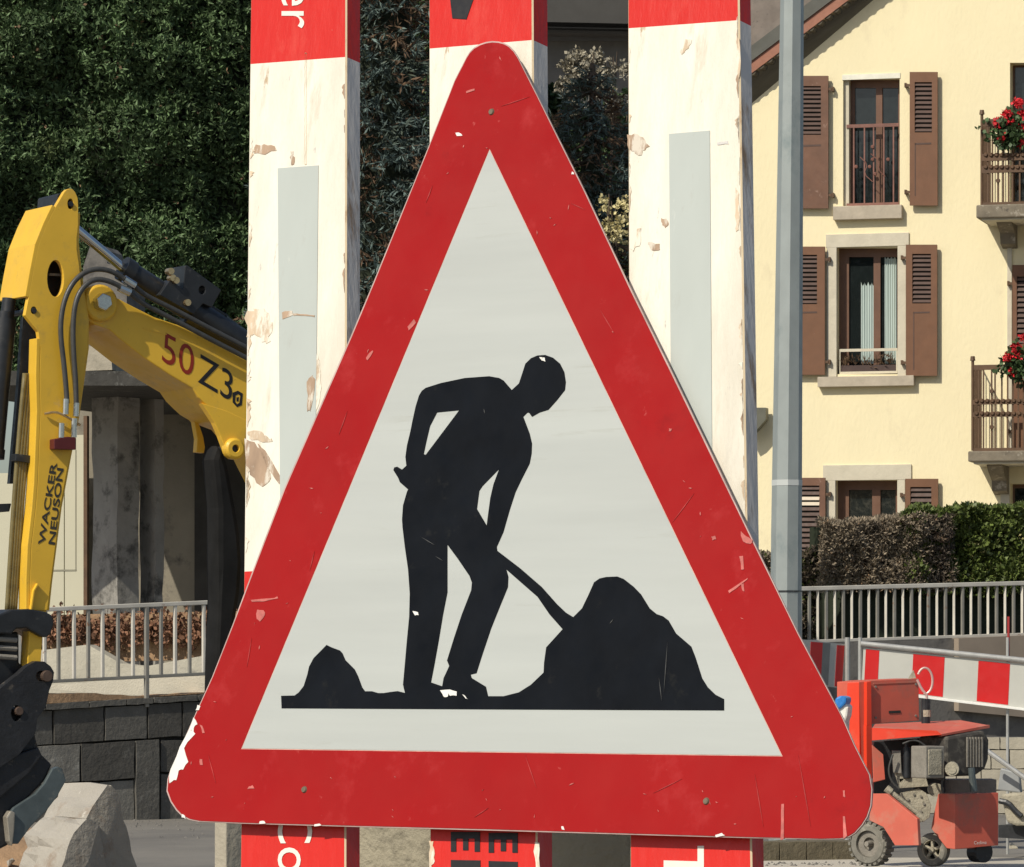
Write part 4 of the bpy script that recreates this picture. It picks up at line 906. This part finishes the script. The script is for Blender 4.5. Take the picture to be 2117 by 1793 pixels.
XP.one('steel_wedge', BLD, ex, [(468, 652), (520, 690), (520, 720), (482, 690)], -.12, .03)
for x, y in ((364, 559), (368, 573), (375, 578), (399, 624)): q = MB(); q.cyl(pt(x, y, -.09), pt(x, y, -.05), .016, n=10); q.build('brass_fitting', BRASS, ex)
h1 = [(540, 735), (506, 717), (440, 683), (360, 640), (300, 612), (273, 592), (255, 580), (235, 567), (215, 559), (190, 557), (165, 566), (143, 588), (128, 620), (120, 660), (120, 700), (126, 748), (131, 800), (133, 835)]
h2 = [(540, 757), (506, 739), (440, 705), (360, 662), (300, 632), (275, 616), (262, 605), (240, 592), (215, 581), (190, 578), (170, 590), (154, 612), (146, 645), (144, 690), (146, 740), (150, 790), (151, 838)]
for h, o in ((h1, .03), (h2, .035)):
    q = MB(); q.tube([pt(x, y, o if x < 250 else o - min((x - 250) / 60, 1) * .03) for x, y in h], .0125, 10, smooth=2); q.build('hydraulic_hose', HOSE, ex, smooth='all')
for a_, b_, r0 in [((x, y0), (x - 1, y1), .014) for x, y0, y1 in ((130, 826, 858), (121, 876, 906), (151, 834, 862), (147, 866, 905))] + [((250, 578), (272, 592), .019), ((240, 596), (262, 606), .02)]:
    q = MB(); q.cyl(pt(*a_, .035), pt(*b_, .035), r0, n=10); q.build('hose_fitting', STEEL, ex, smooth=True)
XP.one('manifold', DKRED, ex, [(112, 908), (140, 903), (158, 905), (158, 930), (112, 929)], .05, .06, bevel=.004)
q = MB(); q.tube([pt(90, 856, .01), pt(110, 852, .03), pt(130, 862, .04), (pt(160, 880, .03))], .006, 6, smooth=2); q.build('brass_pipe', BRASS, ex)
# bucket cylinder
q = MB(); q.cyl(pt(40, 655, -.16), pt(14, 935, -.16), .050, n=20); q.cyl(pt(41, 640, -.16), pt(38, 672, -.16), .040, n=16); q.cyl(pt(48, 612, -.16), pt(44, 650, -.16), .032, n=14); q.cyl(pt(15, 925, -.16), pt(13, 945, -.16), .055, n=20)
q.build('bucket_cylinder', BLK, ex, smooth=True)
q = MB(); q.cyl(pt(20, 930, -.16), pt(8, 1055, -.16), .017, n=14); q.build('bucket_cylinder_rod', CHROME, ex, smooth=True)
q = MB()
for i, (a, b) in enumerate(((44, 45), (50, 51), (56, 56), (62, 61))):
    q.tube([pt(a + 22, 770, -.08 - i * .004), pt(a + 10, 900, -.08), pt(b - 3, 1060, -.08), pt(b - 12, 1200, -.08), pt(b - 16, 1265, -.08)], .0115, 8, smooth=1)
q.build('arm_pipes', PIPE, ex, smooth='all')
XP.one('pipe_clamp', BLK, ex, [(33, 938), (64, 942), (62, 958), (32, 953)], -.05, .06, bevel=.003)
XP.one('shade_sheet', BLK, ex, [(48, 655), (72, 676), (80, 690), (82, 770), (66, 800), (52, 920), (30, 1000), (20, 1000), (38, 800)], -.13, .03)  # black sheet stands in for the deep shadow between cylinder and arm
XP.one('rod_end', BLK, ex, [(-40, 1043), (24, 1041), (20, 1058), (-40, 1060)], -.1, .1, bevel=.004)
# link, quick coupler, bucket
XP.one('bucket_link', BLK, ex, [(-30, 1280), (0, 1270), (25, 1260), (60, 1259), (95, 1265), (109, 1273), (112, 1290), (106, 1310), (97, 1318), (87, 1317), (73, 1309), (56, 1299), (34, 1300), (24, 1312), (4, 1310), (-30, 1320)], .03, .22, bevel=.01)
XP.one('coupler', BLK, ex, [(-30, 1312), (38, 1306), (40, 1372), (56, 1379), (20, 1420), (-30, 1420)], -.06, .16, bevel=.008)
q = MB()
for y in (1320, 1338, 1356): q.cyl(pt(-20, y, .0), pt(34, y + 4, .0), .012, n=8)
q.build('coupler_bolts', DUSTG, ex)
XP.one('bucket_ear', BKT, ex, [(-20, 1440), (14, 1412), (40, 1392), (56, 1377), (75, 1367), (92, 1368), (105, 1378), (112, 1390), (110, 1408), (102, 1428), (95, 1462), (78, 1485), (73, 1517), (40, 1560), (-20, 1600)], .05, .05, holes=[ell(86, 1398, 12, 11, 16), ell(34, 1475, 11, 17, 14)], bevel=.006)
q = MB(); q.cyl(pt(86, 1398, -.3), pt(86, 1398, .07), .028, .026, 16); q.cyl(pt(30, 1470, -.3), pt(30, 1470, .06), .02, n=12); q.build('bucket_pins', mat('rusty_pin', (.12, .08, .06), .5, .4, var=.3, scale=30), ex, bevel=.003)
XP.one('bucket', BKT, ex, [(-60, 1450), (60, 1470), (73, 1517), (80, 1545), (88, 1562), (108, 1582), (95, 1612), (80, 1629), (48, 1661), (16, 1683), (19, 1747), (0, 1756), (-60, 1770)], -.0, .55, bevel=.012)
XP.one('bucket_rib', BKT, ex, [(-60, 1590), (80, 1545), (88, 1562), (60, 1600), (0, 1650), (-60, 1680)], .03, .04, bevel=.008)
XP.one('bucket_side_cutter', BLD, ex, [(108.5, 1590), (120, 1585), (129, 1589), (137, 1614), (118, 1648), (96, 1677), (64, 1709), (38, 1745), (24, 1745), (14, 1690), (29, 1670), (73, 1642), (92, 1620)], .03, .03, bevel=.004)
XP.one('tooth', WORN, ex, [(14, 1690), (22, 1676), (32, 1680), (30, 1720), (26, 1750), (19, 1740)], .05, .05, bevel=.006)
XP.one('cylinder_cover', mat('matt_black_cover', (.014, .014, .014), .8, var=.4, spec=.15), ex, [(440, 950), (452, 915), (466, 938), (474, 962), (482, 1004), (492, 1060), (499, 1104), (503, 1163), (500, 1222), (490, 1285), (484, 1350), (480, 1460), (446, 1460), (448, 1350), (452, 1250), (450, 1150), (450, 1050), (444, 985)], -.10, .14, bevel=.03)
# machine body behind the planks (partly hidden)
q = MB(); b0 = XP.at(640, 1300, -.2)
XP.one('cab_body', YEL, ex, [(1000, 1120), (1320, 1120), (1320, 1440), (1000, 1440)], .3, 1.0, bevel=.04)
XP.one('tracks', BLK, ex, [(1040, 1500), (1350, 1500), (1400, 1560), (1390, 1640), (1340, 1672), (1060, 1672), (1000, 1620), (1000, 1550)], .3, 1.2, bevel=.04)
XP.one('turntable', BLK, ex, [(1050, 1438), (1280, 1438), (1280, 1502), (1050, 1502)], .1, .8)

# broken concrete lifted beside the bucket
BC = Plane(180, 1700, 21, 44)
rb = thing('broken_concrete_slab', 'jagged slab of broken concrete leaning beside the bucket', 'concrete slab', gz(BC.O))
def rock(name, mt, par, front, off, ext, amp, seed):
    q = MB(); lp = jag(front, amp, 3, seed); F_ = [BC.at(x, y, off) for x, y in lp]; n_ = len(F_); c = sum(F_, Vector()) / n_; r_ = random.Random(seed)
    mid = [p.lerp(c, .0) + ext * .5 + Vector([r_.uniform(-.015, .015) for _ in range(3)]) for p in F_]; bk = [p + ext + Vector([r_.uniform(-.02, .02) for _ in range(3)]) for p in F_]
    q.add(F_ + mid + bk + [c + BC.n * .015, c + ext], [(i, (i + 1) % n_, n_ + (i + 1) % n_, n_ + i) for i in range(n_)] + [(n_ + i, n_ + (i + 1) % n_, 2 * n_ + (i + 1) % n_, 2 * n_ + i) for i in range(n_)] +
          [(3 * n_, (i + 1) % n_, i) for i in range(n_)] + [(3 * n_ + 1, 2 * n_ + i, 2 * n_ + (i + 1) % n_) for i in range(n_)])
    return q.build(name, mt, par)
# right-hand shaded face in the plane; the pale sunlit top runs back to the left
rock('slab_piece', SLABR, rb, [(222, 1622), (232, 1624), (248, 1652), (256, 1695), (268, 1740), (285, 1800), (300, 1880), (120, 1880), (128, 1795), (143, 1738), (178, 1690)], 0, BC.n * -.34, 2, 5)
rock('slab_piece', SLABR, rb, [(178, 1692), (205, 1700), (212, 1750), (222, 1800), (230, 1880), (118, 1880), (127, 1795), (143, 1738)], .04, BC.n * -.22, 2, 6)
EP = Plane(40, 1770, 22, 0)
es = thing('earth_heap', 'heap of reddish sand and rubble under the bucket', 'earth', gz(EP.O)); 
q = MB(); nx, ny = 26, 12; vs = []
for j in range(ny + 1):
    for i in range(nx + 1):
        x = -3.6 + i * .1; y = 21 + j * .16; u_ = i / nx; h = .58 * max(0, 1 - ((x + 2.75) / 1.15) ** 2) * max(0, 1 - ((y - 22) / 1.1) ** 2)
        vs.append((x, y, -.02 + h * 1. + noise.noise(Vector((x * 6, y * 6, 0))) * .05 * (1 if h > 0 else 0)))
q.add(vs, [(j * (nx + 1) + i, j * (nx + 1) + i + 1, (j + 1) * (nx + 1) + i + 1, (j + 1) * (nx + 1) + i) for j in range(ny) for i in range(nx)]); q.build('heap', EARTH, es, smooth='all')
for i in range(14):
    q = MB(); c = Vector((-2.75 + rr.uniform(-.5, .45), 21.6 + rr.uniform(-.4, .3), .40 + rr.uniform(-.1, .06))); s_ = rr.uniform(.02, .055)
    vs = [c + Vector((rr.uniform(-1, 1), rr.uniform(-1, 1), rr.uniform(-.6, .6))).normalized() * s_ for _ in range(9)]
    bm = bmesh.new(); [bm.verts.new(v) for v in vs]; bmesh.ops.convex_hull(bm, input=bm.verts); bm.verts.ensure_lookup_table(); bm.verts.index_update()
    q.add([v.co.copy() for v in bm.verts], [tuple(v.index for v in f.verts) for f in bm.faces]); bm.free(); q.build('stone', SLABR, es)

# ------------------------------------------------------------------ right: kerb, barriers, floor saw
KP = Plane(1660, 1760, 30.4, 20)
kb = thing('stone_kerb', 'low mossy dark stone kerb below the right corner of the sign', 'kerb', gz(KP.O))
KS = mat('mossy_stone', (.13, .11, .07), .9, var=.35, scale=8, bump=1., bscale=40, speck=((.24, .21, .13), 12, .58, .7))
for a, b in ((1480, 1555), (1555, 1612), (1612, 1668), (1668, 1722), (1722, 1790)):
    KP.one('stone', KS, kb, jag([(a + .8, 1741 - (a - 1600) * .01), (b - .8, 1741 - (b - 1600) * .01), (b - .8, 1799), (a + .8, 1799)], .8, 3, a), 0, .3, bevel=.01)
B1 = Plane(1950, 1400, 31.5, -8)
def up(v, dz): return Vector((v.x, v.y, dz))
br = thing('striped_barrier', 'red and white striped barrier board behind the red saw', 'barrier', gz(B1.O), 'red and white site barriers')
tb = lambda x: 1339.6 + (x - 1788.6) * .1017; bb = lambda x: 1424 + (x - 1788) * .122
edges = [1789, 1819, 1887, 1954, 2022, 2089, 2157, 2225]
B1.one('board', BWHT, br, [(1785, tb(1785)), (2230, tb(2230)), (2225, bb(2230)), (1781, bb(1785))], 0, .02, bevel=.002)
for i in range(0, len(edges) - 1, 2):
    a, b = edges[i] + 1, edges[i + 1] - 1
    B1.one('red_stripe', BRED, br, [(a, tb(a) + 2.5), (b, tb(b) + 2.5), (b - 4, bb(b) - 3), (a - 4, bb(a) - 3)], .0025, .002)
q = MB(); q.cyl(B1.at(1780, 1331, .01), B1.at(2235, 1331 + 455 * .1025, .01), .021, n=12); q.build('top_tube', GALVB, br, smooth=True)
q = MB(); A = B1.at(1781, bb(1781) + 5, .03); Bq = B1.at(2235, bb(2235) + 5, .03); q.hexa([A + Vector((0, 0, .012)), Bq + Vector((0, 0, .012)), Bq, A, A + Vector((0, .05, .022)), Bq + Vector((0, .05, .022)), Bq + Vector((0, .05, 0)), A + Vector((0, .05, 0))])
q.build('bottom_ledge', mat('white_ledge', (.85, .85, .8), .3), br)
for x in (1778, 2083, 2228):
    q = MB(); c = B1.at(x, 1318, -.02); q.cyl(up(c, 0), c, .015 if x != 2083 else .011, n=10); q.build('post', GALVB, br, smooth=True)
q = MB(); c = B1.at(2085, 1275, -.06); d_ = up(c, 1.3); q.cyl(d_, c, .009, n=8); q.build('red_marker', mat('red_rod', (.35, .03, .03), .5), br)
B2 = Plane(1700, 1380, 32.5, 45)
br2 = thing('striped_barrier', 'short angled red and white barrier board left of the saw', 'barrier', gz(B2.O), 'red and white site barriers')
B2.one('board', BWHT, br2, [(1620, 1318), (1747, 1332), (1742, 1423), (1612, 1408)], 0, .02)
for lp, mt in (([(1677, 1327), (1701, 1329), (1697, 1415), (1672, 1412)], BRED), ([(1701, 1329), (1717, 1330), (1712, 1417), (1697, 1415)], BGRY), ([(1731, 1334), (1746, 1335), (1741, 1421), (1726, 1419)], BRED), ([(1630, 1321), (1655, 1324), (1650, 1410), (1625, 1407)], BRED)):
    B2.one('red_stripe' if mt is BRED else 'grey_stripe', mt, br2, lp, .003, .002)
q = MB(); c = B2.at(1752, 1318, .02); q.cyl(up(c, 0), c, .02, n=10); q.build('post', GALVB, br2, smooth=True)
# jerrycan / bag
jc = thing('plastic_canister', 'white plastic container with blue top beside the sign edge', 'canister', gz(P(1738, 1500, 28.6)))
JP = Plane(1738, 1460, 28.6, -20)
JP.one('body', WPLA, jc, [(1722, 1462), (1733, 1455), (1748, 1452), (1754, 1462), (1752, 1480), (1748, 1490), (1745, 1560), (1712, 1560), (1714, 1475)], 0, .12, bevel=.02)
JP.one('blue_top', BPLA, jc, [(1724, 1464), (1726, 1444), (1738, 1438), (1750, 1442), (1749, 1454), (1740, 1463), (1732, 1468)], .02, .13, bevel=.012)
JP.one('stand', GALVB, jc, [(1706, 1560), (1752, 1560), (1752, 1567), (1706, 1567)], .01, .2)

# floor saw
SL = Plane(1870, 1600, 29, -42)      # faces turned to the sun
SR = Plane(1973, 1600, 28.45, 32)     # faces turned away
saw = thing('floor_saw', 'red dusty walk behind floor saw with wheels beside the sign', 'floor saw', gz(SL.O))
S0 = Plane(1870, 1600, 28.7, 0)
SL.one('back_panel_side', SAWR, saw, [(1752, 1412), (1776, 1411), (1778, 1640), (1740, 1640)], .0, .02, bevel=.003)
SR2 = Plane(1776, 1500, SL.at(1776, 1500).y, 32)
SR2.one('console', SAWG, saw, [(1776, 1410), (1803, 1407), (1899, 1403), (1901, 1490), (1803, 1497), (1792, 1700), (1776, 1690)], .0, .25, bevel=.004)
SR2.one('hinge_strip', SAWR, saw, [(1792, 1410), (1801, 1409), (1802, 1500), (1792, 1500)], .03, .03, bevel=.003)
SR2.one('frame_post', SAWR, saw, [(1791, 1500), (1803, 1500), (1803, 1650), (1792, 1650)], .03, .05, bevel=.003)
# bent cover plate over the engine
def q3(mb, pts, th): 
    a = [Vector(p) for p in pts]; n_ = (a[1] - a[0]).cross(a[2] - a[0]).normalized() * th; mb.hexa(a + [p + n_ for p in a])
c0 = SR2.at(1803, 1500, .02); 
q = MB(); TLb = S0.at(1809, 1497, -.35); TRb = S0.at(1985, 1489, -.3); TR = S0.at(2046, 1500, .0); TF = S0.at(1946, 1518, .28); FL = S0.at(1803, 1506, .28)
q.add([TLb, TRb, TR, TF, FL], [(0, 1, 2, 3, 4)]); q.add([p - Vector((0, 0, .015)) for p in (TLb, TRb, TR, TF, FL)], [(0, 4, 3, 2, 1)])
q.build('cover_plate', SAWD, saw)
q = MB(); F1 = S0.at(1803, 1505, .285); F2 = S0.at(1937, 1511, .285); F3 = S0.at(1947, 1519, .285); F4 = S0.at(1803, 1531, .30)
q.slab([F1, F2, F3, F4], [], Vector((0, .02, 0))); q.build('cover_front', SAWR, saw)
q = MB(); q.slab([S0.at(1947, 1518, .28), S0.at(2046, 1499, .0), S0.at(2046, 1505, .0), S0.at(1947, 1522, .28)], [], Vector((-.02, .02, 0))); q.build('cover_lip', SAWD, saw)
# lower covers
SG = Plane(1850, 1700, 28.35, -42)
SG.one('front_guard', SAWD, saw, [(1800, 1641), (1832, 1641), (1896, 1693), (1899, 1748), (1850, 1748), (1826, 1710), (1797, 1696)], .05, .03, bevel=.003)
SLc = Plane(1973, 1700, 28.45, -42)
SLc.one('side_box', SAWD, saw, [(1940, 1641), (1974, 1642), (1974, 1756), (1957, 1754), (1925, 1713), (1929, 1690)], 0, .3, bevel=.003)
SR.one('side_box_panel', SAWG, saw, [(1974, 1642), (2064, 1639), (2064, 1748), (1974, 1756)], .004, .02, bevel=.003)
text_on(SR, 'Cedima', (2013, 1746), (8.5, -.3), (.6, -10), .006, LETW, 'maker_lettering', saw)
# engine
ENG = mat('dusty_black_engine', (.055, .050, .044), .7, var=.4, scale=9, speck=((.17, .155, .125), 12, .52, .7), spec=.3)
eng = SR.one('engine', ENG, saw, [(1955, 1524), (2035, 1510), (2046, 1530), (2045, 1570), (2038, 1590), (2018, 1604), (1955, 1606)], .0, .3, bevel=.02)
for i in range(6): SR.rone('cooling_fin', DUSTG, eng, 2000 + i * 6, 1524, 2002.5 + i * 6, 1586, .012, .02)
SR.rone('air_filter', DUSTG, saw, 1914, 1543, 1953, 1609, .12, .16, bevel=.008)
SR.rone('air_filter_panel', DUST, saw, 1920, 1550, 1947, 1602, .125, .01, bevel=.003)
q = MB(); q.cyl(SR.at(1968, 1590, .0), SR.at(1968, 1590, .18), .05, .045, 14); q.cyl(SR.at(1968, 1592, .17), SR.at(1968, 1592, .185), .028, n=12); q.build('muffler', DUST, saw, smooth=True)
S0.rone('engine_bed', DUSTG, saw, 1806, 1612, 2060, 1642, -.28, .3)
q = MB(); q.cyl(SR.at(2008, 1588, .05), SR.at(2013, 1636, .05), .022, .026, 10); q.build('strut', BLD, saw)
XG = S0
def dusty(name, lp, off=.18, th=.05, mt=DUST): S0.one(name, mt, saw, lp, off, th, bevel=.004)
dusty('gear_plate', [(1862, 1640), (1900, 1630), (1915, 1640), (1925, 1665), (1922, 1690), (1908, 1700), (1890, 1690), (1868, 1665)])
dusty('bracket', [(1858, 1610), (1915, 1608), (1920, 1626), (1860, 1630)], .2, .06)
dusty('hydraulic_block', [(1845, 1552), (1862, 1552), (1864, 1600), (1848, 1598)], .22, .05, DUSTG)
dusty('hydraulic_block', [(1848, 1592), (1862, 1592), (1870, 1612), (1858, 1622)], .2, .05)
dusty('guide_rail', [(1885, 1545), (1894, 1545), (1894, 1610), (1884, 1610)], .2, .05)
dusty('inner_panel', [(1803, 1540), (1826, 1560), (1830, 1612), (1806, 1618)], .05, .04, SAWG)
dusty('black_housing', [(1806, 1534), (1955, 1522), (1955, 1640), (1806, 1640)], -.25, .1, BLK)
q = MB(); q.cyl(S0.at(1875, 1545, .2), S0.at(1875, 1608, .2), .026, n=12); q.cyl(S0.at(1874, 1535, .2), S0.at(1874, 1547, .2), .012, n=8); q.build('damper', BLK, saw, smooth=True)
q = MB(); q.cyl(S0.at(1835, 1632, .26), S0.at(1908, 1690, .26), .016, n=8); q.cyl(S0.at(1832, 1630, .26), S0.at(1842, 1638, .26), .026, n=8); q.cyl(S0.at(1895, 1684, .26), S0.at(1908, 1694, .26), .028, n=8); q.build('pivot_rod', DUST, saw, smooth=True)
q = MB(); c = S0.at(1937, 1634, .15); q.cyl(c, c + Vector((0, .2, 0)), .045, n=14); q.build('pulley', DUST, saw, smooth=True)
q = MB()
for i in range(7): a = i * .9; c = S0.at(1893 + 17 * math.cos(a), 1662 + 20 * math.sin(a), .182); q.cyl(c, c + Vector((0, -.008, 0)), .008, n=8)
q.build('bolts', DUSTG, saw)
q = MB(); q.tube([S0.at(x, y, -.1) for x, y in ell(1912, 1408, 16, 27, 18, -150, 100)], .008, 8); q.tube([S0.at(1896, 1405, -.1), S0.at(1905, 1425, -.1), S0.at(1919, 1440, -.1), S0.at(1912, 1490, -.1)], .009, 8, smooth=1); q.build('lever_ring', mat('pinkish_steel', (.62, .42, .38), .4, .3), saw)
q = MB(); q.cyl(S0.at(1914, 1445, -.1), S0.at(1914, 1496, -.1), .03, n=12); q.build('fuel_cap', BLK, saw); q = MB(); q.cyl(S0.at(1915, 1468, -.1), S0.at(1915, 1482, -.1), .032, n=12); q.build('cap_band', DUST, saw)
for a_ in ([(1866, 1538), (1890, 1528), (1912, 1540), (1925, 1560)], [(1846, 1560), (1836, 1590), (1842, 1615), (1860, 1632)], [(1955, 1600), (1945, 1622), (1950, 1640)], [(1900, 1545), (1905, 1580), (1922, 1606), (1950, 1612)]):
    q = MB(); q.tube([S0.at(x, y, .27) for x, y in a_], .007, 7, smooth=2); q.build('cable', HOSE, saw, smooth='all')
SR2.one('panel_seam', SAWD, saw, [(1806, 1412), (1896, 1408), (1896, 1411), (1806, 1415)], .004, .003)
SR2.one('handle_slot', JOINT, saw, [(1838, 1470), (1862, 1469), (1862, 1474), (1838, 1475)], .004, .003)
for x, y in ((1810, 1420), (1893, 1415), (1810, 1484), (1893, 1480)): q = MB(); c = SR2.at(x, y, .0); q.cyl(c, c + SR2.n * .006, .008, n=8); q.build('bolt', DUSTG, saw)
S0.one('cone_shaped_cap', DUST, saw, [(1878, 1404), (1889, 1386), (1894, 1402)], -.15, .05)
def wheel(px, py, d, ro, wd, yaw, spokes, mt_rim):
    n_ = Plane(px, py, d, yaw); c = n_.at(px, py); ax = n_.n; par = None
    q = MB(); q.ring(c - ax * wd / 2, ax, ro, ro * .62, wd / 2, 32); o = q.build('wheel', TYRE, saw, smooth=True)
    if spokes == 0:
        q = MB()
        for i in range(22):
            a = i * 2 * math.pi / 22; u = n_.t * math.cos(a) + n_.u * math.sin(a); v = n_.t * -math.sin(a) + n_.u * math.cos(a); p = c + u * ro
            q.hexa([p - v * .011 + u * .006 - ax * wd, p + v * .011 + u * .006 - ax * wd, p + v * .011 - u * .01 - ax * wd, p - v * .011 - u * .01 - ax * wd,
                    p - v * .011 + u * .006 + ax * .001, p + v * .011 + u * .006 + ax * .001, p + v * .011 - u * .01 + ax * .001, p - v * .011 - u * .01 + ax * .001])
        q.build('tread_blocks', TYRE, o)
        q = MB(); q.ring(c - ax * wd * .4, ax, ro * .64, ro * .30, wd * .18, 28); q.cyl(c - ax * wd * .5, c - ax * wd * .45, ro * .62, n=24); q.cyl(c - ax * .04, c + ax * .012, ro * .16, ro * .12, 12); q.build('rim', mt_rim, o, smooth=True)
    else:
        q = MB(); q.ring(c - ax * wd * .5, ax, ro * .66, ro * .56, wd * .45, 28); q.cyl(c - ax * wd, c + ax * .004, ro * .22, ro * .18, 14)
        for i in range(spokes):
            a = i * 2 * math.pi / spokes + .3; u = n_.t * math.cos(a) + n_.u * math.sin(a); q.cyl(c - ax * wd * .3 + u * ro * .15, c - ax * wd * .3 + u * ro * .6, ro * .10, ro * .12, 8)
        q.build('rim', mt_rim, o, smooth=True)
        q = MB(); q.cyl(c - ax * wd * .9, c - ax * wd * .8, ro * .6, n=24); q.build('rim_back', BLK, o)
wheel(1793, 1745, 28.6, 45 * 28.6 / F, .10, -38, 0, DUSTG)
wheel(1925, 1757, 28.6, 35 * 28.6 / F, .07, -34, 5, DUST)
q = MB(); c = SR.at(2035, 1762, -.05); q.cyl(c, c - SR.n * .1, .07, n=18); q.build('wheel', BLK, saw)

# dusty pump / mixer at the right edge
MP = Plane(2085, 1600, 30.6, -25)
mx = thing('dusty_generator', 'dust covered grey machine with slanted tow bar at the right edge', 'machine', gz(MP.O))
MP.one('body', DUST, mx, [(2068, 1642), (2150, 1635), (2200, 1640), (2200, 1706), (2100, 1708), (2080, 1700)], 0, .5, bevel=.02)
MP.one('grey_panel', mat('grey_panel', (.27, .28, .28), .6), mx, [(2068, 1588), (2106, 1598), (2110, 1640), (2062, 1634)], -.05, .05, bevel=.01)
q = MB(); q.cyl(MP.at(2040, 1552, .15), MP.at(2140, 1624, .1), .018, n=8); q.build('tow_bar', GALVB, mx)
q = MB(); q.tube([MP.at(x, y, .02) for x, y in ((2066, 1656), (2085, 1660), (2098, 1676), (2112, 1688))], .02, 8, smooth=1); q.build('hose', BLK, mx)
MP.one('chassis', BLK, mx, [(2064, 1706), (2200, 1706), (2200, 1740), (2064, 1732)], -.1, .4)
sr = thing('stone_lump', 'small pale stone on the ground behind the saw', 'stone', gz(P(2093, 1752, 32.4)))
q = MB(); c = P(2093, 1755, 32.4); q.add([c + Vector(v) for v in ((-.05, 0, -.05), (.05, 0, -.05), (.05, .1, -.05), (-.05, .1, -.05), (0, .04, .045), (-.04, .0, .0), (.04, .0, .01))],
      [(0, 1, 6, 5), (5, 6, 4), (0, 5, 3), (5, 4, 3), (1, 2, 6), (6, 2, 4), (3, 4, 2), (0, 3, 2, 1)]); q.build('stone_body', DUST, sr)
# sunlit block wall behind the machine
SWp = Plane(2080, 1570, 40, -14)
sw = thing('pale_block_wall', 'sunlit pale stone block wall behind the machine at the right edge', 'wall', gz(SWp.O))
SWp.rone('backing', CONCD, sw, 1930, 1524, 2320, 1722, -.05, .3)
BB = mat('pale_wall_block', (.36, .33, .26), .9, var=.15, scale=4, bump=.7, bscale=25)
ry = [1524, 1550, 1590, 1634, 1682, 1722]
for j in range(5):
    x = 1930 - (j % 2) * 20
    while x < 2310:
        w_ = rr.uniform(38, 62); q = MB(); SWp.slab(q, jag([(x + 1, ry[j] + 1), (x + w_ - 1, ry[j] + 1), (x + w_ - 1, ry[j + 1] - 1), (x + 1, ry[j + 1] - 1)], .6, 3, int(x)), rr.uniform(-.01, .015), .1)
        q.build('block', BB, sw, bevel=.008); x += w_
